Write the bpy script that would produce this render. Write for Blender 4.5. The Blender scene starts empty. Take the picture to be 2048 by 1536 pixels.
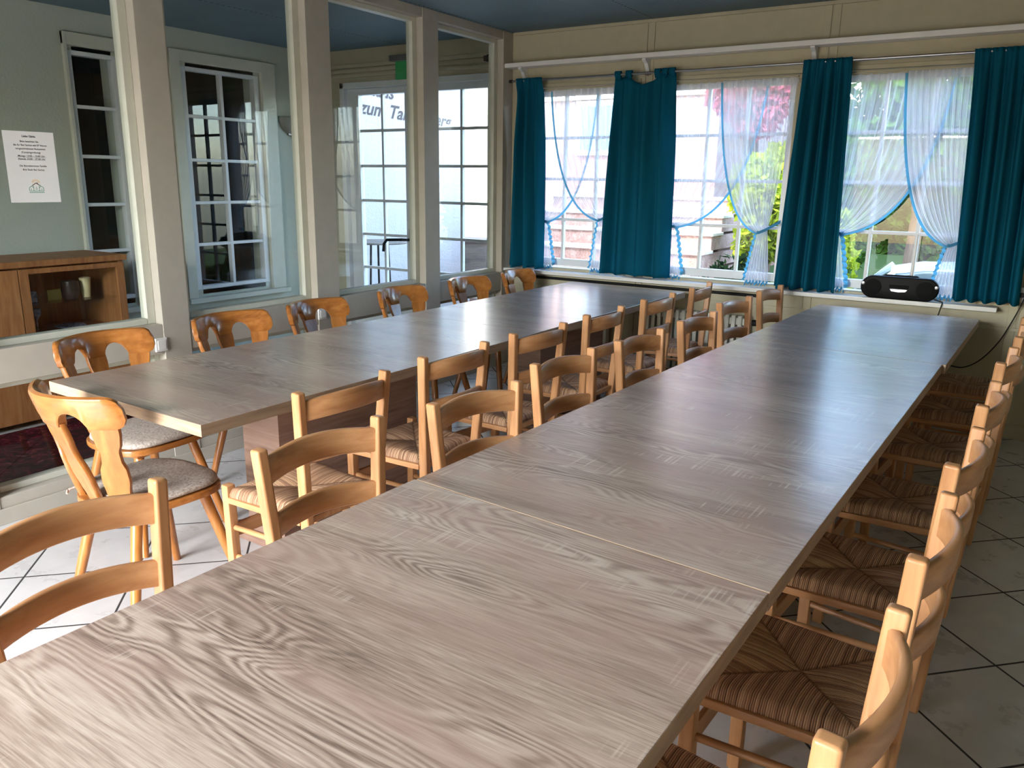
import bpy, bmesh, math, random
from mathutils import Vector, Matrix, noise as mnoise
R = math.radians
random.seed(7)
scn = bpy.context.scene
COL = scn.collection

# ------------------------------------------------------------------ objects
def tag(o, label=None, cat=None, group=None, kind=None):
    if label: o['label'] = label
    if cat: o['category'] = cat
    if group: o['group'] = group
    if kind: o['kind'] = kind
    return o

def empty(name, loc=(0, 0, 0), rz=0.0, label=None, cat=None, group=None, kind=None):
    o = bpy.data.objects.new(name, None)
    o.empty_display_size = 0.1
    COL.objects.link(o)
    o.location = loc
    o.rotation_euler = (0, 0, rz)
    return tag(o, label, cat, group, kind)

def copy_tree(o, parent=None):
    c = o.copy()
    COL.objects.link(c)
    if parent is not None:
        c.parent = parent
    for ch in list(o.children):
        copy_tree(ch, c)
    return c

class MB:
    def __init__(self):
        self.v, self.f = [], []
    def add(self, vs, fs):
        b = len(self.v)
        self.v += [tuple(p) for p in vs]
        self.f += [tuple(i + b for i in f) for f in fs]
        return self
    def box(self, x0, x1, y0, y1, z0, z1):
        vs = [(x0, y0, z0), (x1, y0, z0), (x1, y1, z0), (x0, y1, z0), (x0, y0, z1), (x1, y0, z1), (x1, y1, z1), (x0, y1, z1)]
        return self.add(vs, [(3, 2, 1, 0), (4, 5, 6, 7), (0, 1, 5, 4), (1, 2, 6, 5), (2, 3, 7, 6), (3, 0, 4, 7)])
    def beam(self, p0, p1, w, d, side=(0, 1, 0), w1=None, d1=None):
        p0, p1 = Vector(p0), Vector(p1)
        ax = (p1 - p0).normalized()
        s = Vector(side); s = (s - ax * s.dot(ax)).normalized()
        t = ax.cross(s)
        w1 = w if w1 is None else w1
        d1 = d if d1 is None else d1
        vs = []
        for p, a, b in ((p0, w / 2, d / 2), (p1, w1 / 2, d1 / 2)):
            vs += [p - s * a - t * b, p + s * a - t * b, p + s * a + t * b, p - s * a + t * b]
        return self.add(vs, [(3, 2, 1, 0), (4, 5, 6, 7), (0, 1, 5, 4), (1, 2, 6, 5), (2, 3, 7, 6), (3, 0, 4, 7)])
    def tube(self, pts, r, n=12, cap=True):
        pts = [Vector(p) for p in pts]
        rs = r if isinstance(r, (list, tuple)) else [r] * len(pts)
        vs, fs = [], []
        t0 = (pts[1] - pts[0]).normalized()
        s = t0.orthogonal().normalized()
        for i, p in enumerate(pts):
            a = pts[max(i - 1, 0)]; b = pts[min(i + 1, len(pts) - 1)]
            t = (b - a).normalized()
            s = (s - t * s.dot(t))
            s = s.normalized() if s.length > 1e-6 else t.orthogonal().normalized()
            u = t.cross(s)
            for k in range(n):
                an = 2 * math.pi * k / n
                vs.append(p + (s * math.cos(an) + u * math.sin(an)) * rs[i])
        for i in range(len(pts) - 1):
            for k in range(n):
                k2 = (k + 1) % n
                fs.append((i * n + k, i * n + k2, (i + 1) * n + k2, (i + 1) * n + k))
        if cap:
            fs.append(tuple(reversed(range(n))))
            fs.append(tuple(range((len(pts) - 1) * n, len(pts) * n)))
        return self.add(vs, fs)
    def lathe(self, prof, c=(0, 0, 0), n=28):
        vs, fs = [], []
        for (r, z) in prof:
            for k in range(n):
                a = 2 * math.pi * k / n
                vs.append((c[0] + r * math.cos(a), c[1] + r * math.sin(a), c[2] + z))
        for i in range(len(prof) - 1):
            for k in range(n):
                k2 = (k + 1) % n
                fs.append((i * n + k, i * n + k2, (i + 1) * n + k2, (i + 1) * n + k))
        fs.append(tuple(reversed(range(n))))
        fs.append(tuple(range((len(prof) - 1) * n, len(prof) * n)))
        return self.add(vs, fs)
    def prism(self, outline, fn0, fn1):
        """outline: list of 2-d points; fn0/fn1 map a 2-d point to the two 3-d skins"""
        n = len(outline)
        vs = [fn0(*p) for p in outline] + [fn1(*p) for p in outline]
        fs = [tuple(reversed(range(n))), tuple(range(n, 2 * n))]
        for i in range(n):
            j = (i + 1) % n
            fs.append((i, j, n + j, n + i))
        return self.add(vs, fs)
    def grid(self, fn, nu, nv, closed_u=False):
        vs = [fn(i / nu, j / nv) for j in range(nv + 1) for i in range(nu + 1)]
        w = nu + 1
        fs = [(j * w + i, j * w + i + 1, (j + 1) * w + i + 1, (j + 1) * w + i) for j in range(nv) for i in range(nu)]
        return self.add(vs, fs)
    def strip(self, rows):
        """closed-section sweep: rows = list of equal-length rings"""
        n = len(rows[0]); vs = [p for r in rows for p in r]; fs = []
        for i in range(len(rows) - 1):
            for k in range(n):
                k2 = (k + 1) % n
                fs.append((i * n + k, i * n + k2, (i + 1) * n + k2, (i + 1) * n + k))
        fs.append(tuple(reversed(range(n))))
        fs.append(tuple(range((len(rows) - 1) * n, len(rows) * n)))
        return self.add(vs, fs)
    def build(self, name, mat, parent=None, bevel=0.0, seg=2, smooth=False, angle=40, solid=0.0):
        me = bpy.data.meshes.new(name)
        me.from_pydata(self.v, [], self.f)
        bm = bmesh.new(); bm.from_mesh(me)
        bmesh.ops.recalc_face_normals(bm, faces=bm.faces)
        if bevel > 0:
            es = [e for e in bm.edges if len(e.link_faces) == 2 and e.calc_face_angle(0) > R(28)]
            bmesh.ops.bevel(bm, geom=es, offset=bevel, segments=seg, profile=0.5, affect='EDGES', clamp_overlap=True)
        if smooth or bevel > 0:
            for f in bm.faces: f.smooth = True
            for e in bm.edges:
                e.smooth = not (len(e.link_faces) == 2 and e.calc_face_angle(0) > R(angle))
        bm.to_mesh(me); bm.free()
        o = bpy.data.objects.new(name, me)
        if mat: me.materials.append(mat)
        COL.objects.link(o)
        if parent is not None: o.parent = parent
        if bevel > 0:
            wn = o.modifiers.new('weighted_normals', 'WEIGHTED_NORMAL'); wn.keep_sharp = True; wn.weight = 80
        if solid:
            m = o.modifiers.new('thickness', 'SOLIDIFY'); m.thickness = solid; m.offset = 0
        return o

# ------------------------------------------------------------------ materials
def lin(r, g, b):
    f = lambda c: ((c / 255 + 0.055) / 1.055) ** 2.4 if c / 255 > 0.04045 else c / 255 / 12.92
    return (f(r), f(g), f(b), 1.0)

class NT:
    def __init__(self, name):
        self.m = bpy.data.materials.new(name); self.m.use_nodes = True
        self.t = self.m.node_tree; self.n = self.t.nodes; self.l = self.t.links
        self.b = self.n['Principled BSDF']; self.out = self.n['Material Output']
    def new(self, t, **kw):
        n = self.n.new(t)
        for k, v in kw.items(): setattr(n, k, v)
        return n
    def link(self, a, b): self.l.new(a, b)
    def val(self, sock, v):
        if isinstance(v, (int, float)): sock.default_value = v
        elif isinstance(v, (tuple, list)): sock.default_value = v
        else: self.link(v, sock)
    def math(self, op, a, b=None, c=None, clamp=False):
        n = self.new('ShaderNodeMath', operation=op); n.use_clamp = clamp
        self.val(n.inputs[0], a)
        if b is not None: self.val(n.inputs[1], b)
        if c is not None: self.val(n.inputs[2], c)
        return n.outputs[0]
    def coords(self, scale=(1, 1, 1), rot=(0, 0, 0), loc=(0, 0, 0), kind='Object'):
        tc = self.new('ShaderNodeTexCoord'); mp = self.new('ShaderNodeMapping')
        mp.inputs['Scale'].default_value = scale; mp.inputs['Rotation'].default_value = rot; mp.inputs['Location'].default_value = loc
        self.link(tc.outputs[kind], mp.inputs['Vector'])
        return mp.outputs[0]
    def noise(self, vec, scale, detail=4, rough=0.55, dist=0.0):
        n = self.new('ShaderNodeTexNoise'); n.inputs['Scale'].default_value = scale
        n.inputs['Detail'].default_value = detail; n.inputs['Roughness'].default_value = rough; n.inputs['Distortion'].default_value = dist
        if vec is not None: self.link(vec, n.inputs['Vector'])
        return n.outputs['Fac']
    def ramp(self, fac, stops, interp='LINEAR'):
        n = self.new('ShaderNodeValToRGB'); cr = n.color_ramp; cr.interpolation = interp
        while len(cr.elements) < len(stops): cr.elements.new(0.5)
        for e, (p, c) in zip(cr.elements, stops):
            e.position = p; e.color = c if len(c) == 4 else (*c, 1)
        self.link(fac, n.inputs[0]); return n.outputs[0]
    def mix(self, f, a, b, mode='MIX'):
        n = self.new('ShaderNodeMix', data_type='RGBA', blend_type=mode)
        self.val(n.inputs[0], f); self.val(n.inputs[6], a); self.val(n.inputs[7], b)
        return n.outputs[2]
    def bump(self, h, strength=0.3, dist=0.01):
        n = self.new('ShaderNodeBump'); n.inputs['Strength'].default_value = strength; n.inputs['Distance'].default_value = dist
        self.link(h, n.inputs['Height']); self.link(n.outputs[0], self.b.inputs['Normal']); return n
    def set(self, color=None, rough=None, spec=None, metal=None, coat=None, coat_rough=None):
        for k, v in (('Base Color', color), ('Roughness', rough), ('Specular IOR Level', spec), ('Metallic', metal), ('Coat Weight', coat), ('Coat Roughness', coat_rough)):
            if v is not None: self.val(self.b.inputs[k], v)
        return self.m

def plain(name, color, rough=0.5, spec=0.4, metal=0.0, var=0.06, nscale=12, bump=0.0):
    t = NT(name)
    v = t.coords()
    n = t.noise(v, nscale, 5)
    dark = tuple(c * (1 - var * 2) for c in color[:3]) + (1,)
    light = tuple(min(1, c * (1 + var)) for c in color[:3]) + (1,)
    c = t.ramp(n, [(0.3, dark), (0.7, light)])
    if bump: t.bump(n, bump, 0.004)
    return t.set(c, rough, spec, metal)

def wood(name, dark, mid, light, axis='x', rough=0.4, coat=0.0, fine=60, rings=7, coat_rough=0.15, stretch=0.09):
    """grain runs along the given object axis, random offset per object"""
    t = NT(name)
    info = t.new('ShaderNodeObjectInfo')
    sc = {'x': (stretch, 1, 1), 'y': (1, stretch, 1), 'z': (1, 1, stretch), 'xy': (stretch, stretch, 1)}[axis]
    tc = t.new('ShaderNodeTexCoord')
    off = t.new('ShaderNodeVectorMath', operation='SCALE'); t.link(info.outputs['Random'], off.inputs['Scale']); off.inputs[0].default_value = (13.0, 7.0, 5.0)
    ad = t.new('ShaderNodeVectorMath', operation='ADD'); t.link(tc.outputs['Object'], ad.inputs[0]); t.link(off.outputs[0], ad.inputs[1])
    mp = t.new('ShaderNodeMapping'); mp.inputs['Scale'].default_value = sc; t.link(ad.outputs[0], mp.inputs['Vector'])
    v = mp.outputs[0]
    n1 = t.noise(v, rings, 3, 0.5, 0.6)
    s = t.math('SINE', t.math('MULTIPLY', n1, 60))
    n2 = t.noise(v, fine, 4, 0.6)
    f = t.math('ADD', t.math('MULTIPLY', s, 0.035), t.math('ADD', t.math('MULTIPLY', n2, 0.5), t.math('MULTIPLY', n1, 0.42)))
    c = t.ramp(f, [(0.25, dark), (0.48, mid), (0.75, light)])
    t.bump(n2, 0.08, 0.002)
    return t.set(c, rough, 0.4, 0, coat, coat_rough)

def oak_laminate(name='sawn_oak_laminate'):
    """grey-brown rough-sawn oak decor, grain across the table (object x)"""
    t = NT(name)
    info = t.new('ShaderNodeObjectInfo')
    tc = t.new('ShaderNodeTexCoord')
    off = t.new('ShaderNodeVectorMath', operation='SCALE'); t.link(info.outputs['Random'], off.inputs['Scale']); off.inputs[0].default_value = (3.7, 9.1, 0)
    ad = t.new('ShaderNodeVectorMath', operation='ADD'); t.link(tc.outputs['Object'], ad.inputs[0]); t.link(off.outputs[0], ad.inputs[1])
    def mp(sc):
        m = t.new('ShaderNodeMapping'); m.inputs['Scale'].default_value = sc; t.link(ad.outputs[0], m.inputs['Vector']); return m.outputs[0]
    big = t.noise(mp((0.55, 4.0, 4)), 1.6, 3, 0.5, 0.4)        # board tone bands
    cath = t.noise(mp((0.9, 5.0, 5)), 1.5, 2, 0.45, 0.3)      # cathedral contour field
    ringfield = t.math('SINE', t.math('MULTIPLY', cath, 165))
    ringmask = t.ramp(t.noise(mp((0.5, 2.2, 2)), 2.1, 2), [(0.46, (0, 0, 0)), (0.60, (1, 1, 1))])
    fine = t.noise(mp((2.5, 60, 60)), 3.0, 5, 0.65)
    fine2 = t.noise(mp((5, 160, 160)), 3.0, 3, 0.6)
    saw_l = t.noise(mp((140, 1.6, 1.6)), 1.0, 2, 0.5)
    saw_m = t.ramp(t.noise(mp((5, 6.5, 6)), 1.0, 2), [(0.56, (0, 0, 0)), (0.66, (1, 1, 1))])
    f = t.math('ADD', t.math('MULTIPLY', big, 0.5), t.math('ADD', t.math('MULTIPLY', fine, 0.55), t.math('MULTIPLY', fine2, 0.28)))
    f = t.math('ADD', f, t.math('MULTIPLY', t.math('MULTIPLY', ringfield, ringmask), 0.105))
    c = t.ramp(f, [(0.46, lin(104, 85, 73)), (0.60, lin(160, 138, 122)), (0.70, lin(186, 165, 148)), (0.86, lin(212, 195, 178))])
    tint = t.noise(mp((0.8, 3.0, 3)), 2.3, 2)
    c = t.mix(t.ramp(tint, [(0.40, (0, 0, 0)), (0.62, (0.65, 0.65, 0.65))]), c, lin(176, 146, 132))
    streak = t.math('MULTIPLY', t.ramp(saw_l, [(0.55, (0, 0, 0)), (0.66, (1, 1, 1))]), saw_m)
    c = t.mix(t.math('MULTIPLY', streak, 0.62), c, lin(222, 208, 192))
    t.bump(t.math('ADD', fine, t.math('MULTIPLY', streak, 0.4)), 0.10, 0.002)
    rg = t.math('ADD', t.math('MULTIPLY', fine, 0.10), 0.31)
    t.b.inputs['Coat IOR'].default_value = 1.75
    return t.set(c, rg, 0.5, None, 0.9, 0.24)

def rush(name='woven_rush'):
    t = NT(name)
    tc = t.new('ShaderNodeTexCoord'); sep = t.new('ShaderNodeSeparateXYZ'); t.link(tc.outputs['Object'], sep.inputs[0])
    x, y = sep.outputs[0], sep.outputs[1]
    # four triangles that meet in the middle of the seat; the strands run from each rail to the diagonals
    ax = t.math('ABSOLUTE', t.math('MULTIPLY', t.math('ADD', x, 0.0), 1.0)); ay = t.math('ABSOLUTE', y)
    side = t.math('GREATER_THAN', ay, t.math('MULTIPLY', ax, 1.0))
    along = t.math('ADD', t.math('MULTIPLY', side, x), t.math('MULTIPLY', t.math('SUBTRACT', 1, side), y))
    wob = t.noise(t.coords((14, 14, 14)), 1.0, 3)
    ph = t.math('ADD', t.math('MULTIPLY', along, 2 * math.pi / 0.0046), t.math('MULTIPLY', wob, 5))
    st = t.math('ADD', t.math('MULTIPLY', t.math('SINE', ph), 0.5), 0.5)
    cell = t.math('ROUND', t.math('DIVIDE', t.math('ADD', along, t.math('MULTIPLY', wob, 0.00366)), 0.0046))
    wn = t.new('ShaderNodeTexWhiteNoise', noise_dimensions='2D')
    cb = t.new('ShaderNodeCombineXYZ'); t.link(cell, cb.inputs[0]); t.link(side, cb.inputs[1]); t.link(cb.outputs[0], wn.inputs['Vector'])
    f = t.math('ADD', t.math('MULTIPLY', st, 0.5), t.math('MULTIPLY', wn.outputs['Value'], 0.5))
    c = t.ramp(f, [(0.08, lin(92, 62, 46)), (0.4, lin(168, 124, 94)), (0.7, lin(202, 160, 124)), (1.0, lin(232, 200, 162))])
    edge = t.math('ABSOLUTE', t.math('SUBTRACT', ay, ax))
    seam = t.ramp(t.math('MULTIPLY', edge, 60), [(0.0, (0.75, 0.75, 0.75)), (0.5, (0, 0, 0))])
    c = t.mix(seam, c, lin(96, 66, 40))
    t.bump(st, 0.8, 0.003)
    return t.set(c, 0.62, 0.3)

def fabric(name, base, dark, light, scale=260):
    t = NT(name)
    v = t.coords((1, 1, 1))
    n = t.noise(v, scale, 4, 0.7); n2 = t.noise(t.coords((1, 5, 1)), 60, 3, 0.7)
    f = t.math('ADD', t.math('MULTIPLY', n, 0.6), t.math('MULTIPLY', n2, 0.4))
    c = t.ramp(f, [(0.3, dark), (0.5, base), (0.7, light)])
    t.bump(n, 0.35, 0.003)
    return t.set(c, 0.95, 0.1)

def tile_floor():
    t = NT('floor_tiles')
    tc = t.new('ShaderNodeTexCoord'); sep = t.new('ShaderNodeSeparateXYZ'); t.link(tc.outputs['Object'], sep.inputs[0])
    x, y = sep.outputs[0], sep.outputs[1]
    P = 0.403; k = 1 / math.sqrt(2)
    u = t.math('DIVIDE', t.math('SUBTRACT', t.math('MULTIPLY', t.math('ADD', x, y), k), -0.004), P)
    v = t.math('DIVIDE', t.math('SUBTRACT', t.math('MULTIPLY', t.math('SUBTRACT', y, x), k), 0.277), P)
    def dist(a):
        fr = t.math('FRACT', a)
        return t.math('MINIMUM', fr, t.math('SUBTRACT', 1, fr))
    d = t.math('MINIMUM', dist(u), dist(v))
    grout = t.ramp(d, [(0.0085, (1, 1, 1)), (0.0115, (0, 0, 0))])
    cb = t.new('ShaderNodeCombineXYZ'); t.link(t.math('FLOOR', u), cb.inputs[0]); t.link(t.math('FLOOR', v), cb.inputs[1])
    wn = t.new('ShaderNodeTexWhiteNoise', noise_dimensions='2D'); t.link(cb.outputs[0], wn.inputs['Vector'])
    n = t.noise(t.coords((1, 1, 1)), 7, 6, 0.62)
    f = t.math('ADD', t.math('MULTIPLY', n, 0.85), t.math('MULTIPLY', wn.outputs['Value'], 0.15))
    c = t.ramp(f, [(0.25, lin(184, 182, 180)), (0.5, lin(194, 192, 190)), (0.75, lin(203, 202, 200))])
    c = t.mix(grout, c, lin(52, 50, 50))
    t.bump(t.math('SUBTRACT', 1, grout), 0.4, 0.003)
    rg = t.math('ADD', t.math('MULTIPLY', grout, 0.5), t.math('ADD', t.math('MULTIPLY', n, 0.06), 0.25))
    return t.set(c, rg, 0.45)

def glass(name, tint=(0.97, 0.985, 0.98, 1), refl=1.0):
    t = NT(name); t.n.remove(t.b)
    tr = t.new('ShaderNodeBsdfTransparent'); tr.inputs[0].default_value = tint
    gl = t.new('ShaderNodeBsdfGlossy'); gl.inputs['Roughness'].default_value = 0.0
    fr = t.new('ShaderNodeFresnel'); fr.inputs[0].default_value = 1.5
    geo = t.new('ShaderNodeNewGeometry')
    f = t.math('MULTIPLY', fr.outputs[0], refl)
    f = t.math('MULTIPLY', f, t.math('SUBTRACT', 1, geo.outputs['Backfacing']))
    mx = t.new('ShaderNodeMixShader'); t.link(f, mx.inputs[0]); t.link(tr.outputs[0], mx.inputs[1]); t.link(gl.outputs[0], mx.inputs[2])
    t.link(mx.outputs[0], t.out.inputs[0]); return t.m

def sheer(name, col=(0.86, 0.86, 0.88, 1), open_=0.52):
    t = NT(name); t.n.remove(t.b)
    tr = t.new('ShaderNodeBsdfTransparent')
    df = t.new('ShaderNodeBsdfDiffuse'); df.inputs[0].default_value = col
    tl = t.new('ShaderNodeBsdfTranslucent'); tl.inputs[0].default_value = col
    m1 = t.new('ShaderNodeMixShader'); m1.inputs[0].default_value = 0.42; t.link(df.outputs[0], m1.inputs[1]); t.link(tl.outputs[0], m1.inputs[2])
    lw = t.new('ShaderNodeLayerWeight'); lw.inputs[0].default_value = 0.5
    weave = t.noise(t.coords((60, 60, 900)), 1.0, 2)
    f = t.math('ADD', t.math('MULTIPLY', lw.outputs['Facing'], 0.55), t.math('ADD', 1 - open_ - 0.12, t.math('MULTIPLY', weave, 0.12)), clamp=True)
    m2 = t.new('ShaderNodeMixShader'); t.link(f, m2.inputs[0]); t.link(tr.outputs[0], m2.inputs[1]); t.link(m1.outputs[0], m2.inputs[2])
    t.link(m2.outputs[0], t.out.inputs[0]); return t.m

def cloth(name, col, trans=0.25):
    t = NT(name); t.n.remove(t.b)
    v = t.coords((300, 300, 300)); n = t.noise(v, 1.0, 3)
    c = t.ramp(n, [(0.3, tuple(k * 0.85 for k in col[:3])), (0.7, tuple(min(1, k * 1.1) for k in col[:3]))])
    df = t.new('ShaderNodeBsdfDiffuse'); t.link(c, df.inputs[0])
    tl = t.new('ShaderNodeBsdfTranslucent'); t.link(c, tl.inputs[0])
    m1 = t.new('ShaderNodeMixShader'); m1.inputs[0].default_value = trans; t.link(df.outputs[0], m1.inputs[1]); t.link(tl.outputs[0], m1.inputs[2])
    t.link(m1.outputs[0], t.out.inputs[0]); return t.m

def leafmat(name, a, b, trans=0.45):
    t = NT(name); t.n.remove(t.b)
    n = t.noise(t.coords((1, 1, 1)), 5, 4, 0.7)
    c = t.ramp(n, [(0.35, a), (0.65, b)])
    df = t.new('ShaderNodeBsdfDiffuse'); t.link(c, df.inputs[0])
    tl = t.new('ShaderNodeBsdfTranslucent'); t.link(c, tl.inputs[0])
    m1 = t.new('ShaderNodeMixShader'); m1.inputs[0].default_value = trans; t.link(df.outputs[0], m1.inputs[1]); t.link(tl.outputs[0], m1.inputs[2])
    t.link(m1.outputs[0], t.out.inputs[0]); return t.m

def ceilmat():
    t = NT('ceiling_panels')
    tc = t.new('ShaderNodeTexCoord'); sep = t.new('ShaderNodeSeparateXYZ'); t.link(tc.outputs['Object'], sep.inputs[0])
    x, y = sep.outputs[0], sep.outputs[1]
    g = t.math('SINE', t.math('MULTIPLY', x, 2 * math.pi / 0.03))
    n = t.noise(t.coords(), 3, 3)
    c = t.ramp(n, [(0.3, lin(92, 112, 120)), (0.7, lin(100, 120, 128))])
    # perforated joint lines along y, 1.15 m apart
    fx = t.math('ABSOLUTE', t.math('SUBTRACT', t.math('FRACT', t.math('DIVIDE', t.math('ADD', x, 3.02), 1.15)), 0.5))
    joint = t.ramp(fx, [(0.006, (1, 1, 1)), (0.009, (0, 0, 0))])
    dots = t.ramp(t.math('SINE', t.math('MULTIPLY', y, 2 * math.pi / 0.045)), [(0.1, (0, 0, 0)), (0.3, (1, 1, 1))])
    hole = t.math('MULTIPLY', joint, dots)
    c = t.mix(hole, c, lin(40, 52, 60))
    h = t.math('SUBTRACT', t.math('MULTIPLY', g, 0.5), hole)
    t.bump(h, 0.25, 0.004)
    return t.set(c, 0.6, 0.3)

def plaster(name, col, scale=90, strength=0.5, rough=0.85):
    t = NT(name)
    n = t.noise(t.coords(), scale, 4, 0.6); n2 = t.noise(t.coords(), 1.5, 3)
    c = t.ramp(n2, [(0.3, tuple(k * 0.94 for k in col[:3])), (0.7, col)])
    t.bump(n, strength, 0.01)
    return t.set(c, rough, 0.2)

M = {}
M['oak'] = oak_laminate()
M['oak_edge'] = wood('sawn_oak_edge', lin(150, 122, 98), lin(188, 160, 132), lin(208, 184, 156), 'x', 0.45, fine=70)
M['oak_edge_side'] = wood('sawn_oak_edge_side', lin(118, 98, 78), lin(150, 130, 108), lin(170, 150, 126), 'y', 0.45, fine=70)
M['oak_dark'] = wood('pedestal_oak', lin(112, 84, 70), lin(146, 116, 100), lin(168, 140, 124), 'xy', 0.5, fine=50)
BW = (lin(160, 108, 68), lin(192, 140, 94), lin(212, 166, 122))
M['beech_z'] = wood('beech_upright', *BW, 'z', 0.38, 0.15, fine=40, rings=9)
M['beech_y'] = wood('beech_across', *BW, 'y', 0.38, 0.15, fine=40, rings=9)
M['beech_x'] = wood('beech_deep', *BW, 'x', 0.38, 0.15, fine=40, rings=9)
SW = (lin(132, 76, 32), lin(172, 108, 50), lin(196, 136, 72))
M['honey_z'] = wood('honey_lacquer_upright', *SW, 'z', 0.25, 0.5, fine=35, coat_rough=0.12)
M['honey_y'] = wood('honey_lacquer_across', *SW, 'y', 0.25, 0.5, fine=35, coat_rough=0.12)
M['cabinet'] = wood('cabinet_oak', lin(120, 74, 40), lin(160, 106, 62), lin(184, 134, 88), 'z', 0.5, fine=40)
M['rush'] = rush()
M['cushion'] = fabric('cushion_weave', lin(172, 160, 148), lin(104, 92, 84), lin(214, 206, 196), 130)
M['floor'] = tile_floor()
M['ceiling'] = ceilmat()
M['white'] = plain('painted_offwhite', lin(205, 204, 188), 0.42, 0.4, var=0.03)
M['greige'] = plain('painted_greige', lin(178, 170, 156), 0.5, 0.35, var=0.03)
M['wall'] = plain('painted_wall_panel', lin(180, 172, 146), 0.6, 0.3, var=0.03)
M['frame'] = plain('white_window_paint', lin(222, 224, 224), 0.35, 0.4, var=0.02)
M['porch_wall'] = plaster('ribbed_plaster_paint', lin(190, 194, 180), 60, 0.25)
M['sill'] = plain('white_sill_paint', lin(226, 224, 220), 0.25, 0.45, var=0.02)
M['glass'] = glass('clear_pane')
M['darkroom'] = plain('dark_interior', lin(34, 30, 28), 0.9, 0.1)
M['sheer'] = sheer('sheer_voile')
M['teal'] = cloth('teal_curtain_cloth', lin(22, 94, 120), 0.24)
M['trim'] = cloth('turquoise_trim', lin(96, 168, 200), 0.5)
M['steel'] = plain('brushed_steel', lin(150, 148, 146), 0.3, 0.5, 1.0)
M['black'] = plain('black_plastic', lin(6, 6, 7), 0.5, 0.12)
M['blackmatte'] = plain('black_rubber', lin(20, 20, 20), 0.6, 0.3)
M['silver'] = plain('silver_plastic', lin(190, 190, 195), 0.3, 0.5, 0.6)
M['dotmetal'] = plain('speaker_mesh', lin(8, 8, 9), 0.6, 0.1, nscale=400, var=0.3)
M['radiator'] = plain('radiator_paint', lin(214, 212, 200), 0.4, 0.4, var=0.02)
M['paper'] = plain('white_paper', lin(238, 236, 234), 0.8, 0.2, var=0.01)
M['ink'] = plain('black_ink', lin(30, 30, 32), 0.8, 0.1)
M['green_ink'] = plain('green_ink', lin(70, 150, 120), 0.8, 0.1)
M['brown_ink'] = plain('brown_ink', lin(92, 64, 48), 0.8, 0.1)
M['yellow_ink'] = plain('yellow_ink', lin(240, 206, 150), 0.8, 0.1)
M['exit'] = plain('exit_green_plastic', lin(50, 170, 96), 0.4, 0.4)
M['sconce'] = plain('sconce_glass', lin(150, 148, 140), 0.4, 0.4)
M['facade'] = plaster('rendered_facade', lin(190, 186, 182), 40, 0.9)
M['letters'] = plain('painted_letters', lin(96, 86, 84), 0.8, 0.1)

# ------------------------------------------------------------------ camera
H = 1.486
f_px, yaw, pitch, roll = 1603.4, 0.5708, 0.2485, 0.0138
cy, sy, cp, sp = math.cos(yaw), math.sin(yaw), math.cos(pitch), math.sin(pitch)
fwd = Vector((-sy * cp, cy * cp, -sp)); right = Vector((cy, sy, 0)); up = right.cross(fwd)
r2 = right * math.cos(roll) + up * math.sin(roll); u2 = up * math.cos(roll) - right * math.sin(roll)
cam = bpy.data.cameras.new('camera'); cam.sensor_width = 36; cam.lens = f_px / 2048 * 36; cam.clip_start = 0.02
co = bpy.data.objects.new('camera', cam); COL.objects.link(co)
mw = Matrix(((r2.x, u2.x, -fwd.x, 0), (r2.y, u2.y, -fwd.y, 0), (r2.z, u2.z, -fwd.z, H), (0, 0, 0, 1)))
co.matrix_world = mw
scn.camera = co

# ------------------------------------------------------------------ room shell
L = -3.613          # room side of the glazed partition
XF = -5.765         # far wall of the porch
W = 5.58            # room side of the window wall
CZ = 2.585
XR, YB = 1.75, -2.1
S = 'structure'
tag(MB().box(XF - 0.2, XR + 0.2, YB - 0.2, W + 0.2, -0.12, 0.0).build('floor', M['floor']), 'pale floor tiles laid diagonally with dark grout', 'floor', kind=S)
tag(MB().box(XF - 0.2, XR + 0.2, YB - 0.2, W + 0.2, CZ, CZ + 0.15).build('ceiling', M['ceiling']), 'blue-grey ribbed ceiling panels with perforated joints', 'ceiling', kind=S)
# roof overhang beyond the room
tag(MB().box(XF - 0.6, XR + 0.8, YB - 0.25, W + 0.55, CZ + 0.15, CZ + 0.33).build('roof', M['greige']), 'flat roof slab over the room', 'roof', kind=S)

WC = (-3.02, -1.893, -0.766)       # window centres in the window wall
OH = 0.465                          # opening half width
Z0, Z1 = 0.815, 2.185
DX0, DX1, DZ = -5.46, -3.78, 2.31   # porch door opening
wb = MB()
ycut = (W, W + 0.16)
edges = [XF - 0.2]
holes = [(DX0, DX1, 0.0, DZ)] + [(c - OH, c + OH, Z0, Z1) for c in WC]
x = XF - 0.2
for (a, b, z0, z1) in holes:
    wb.box(x, a, *ycut, 0, CZ)
    if z0 > 0: wb.box(a, b, *ycut, 0, z0)
    wb.box(a, b, *ycut, z1, CZ)
    x = b
wb.box(x, XR + 0.2, *ycut, 0, CZ)
wall_win = tag(wb.build('wall_front', M['wall']), 'cream panelled wall with three curtained windows', 'wall', kind=S)
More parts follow.
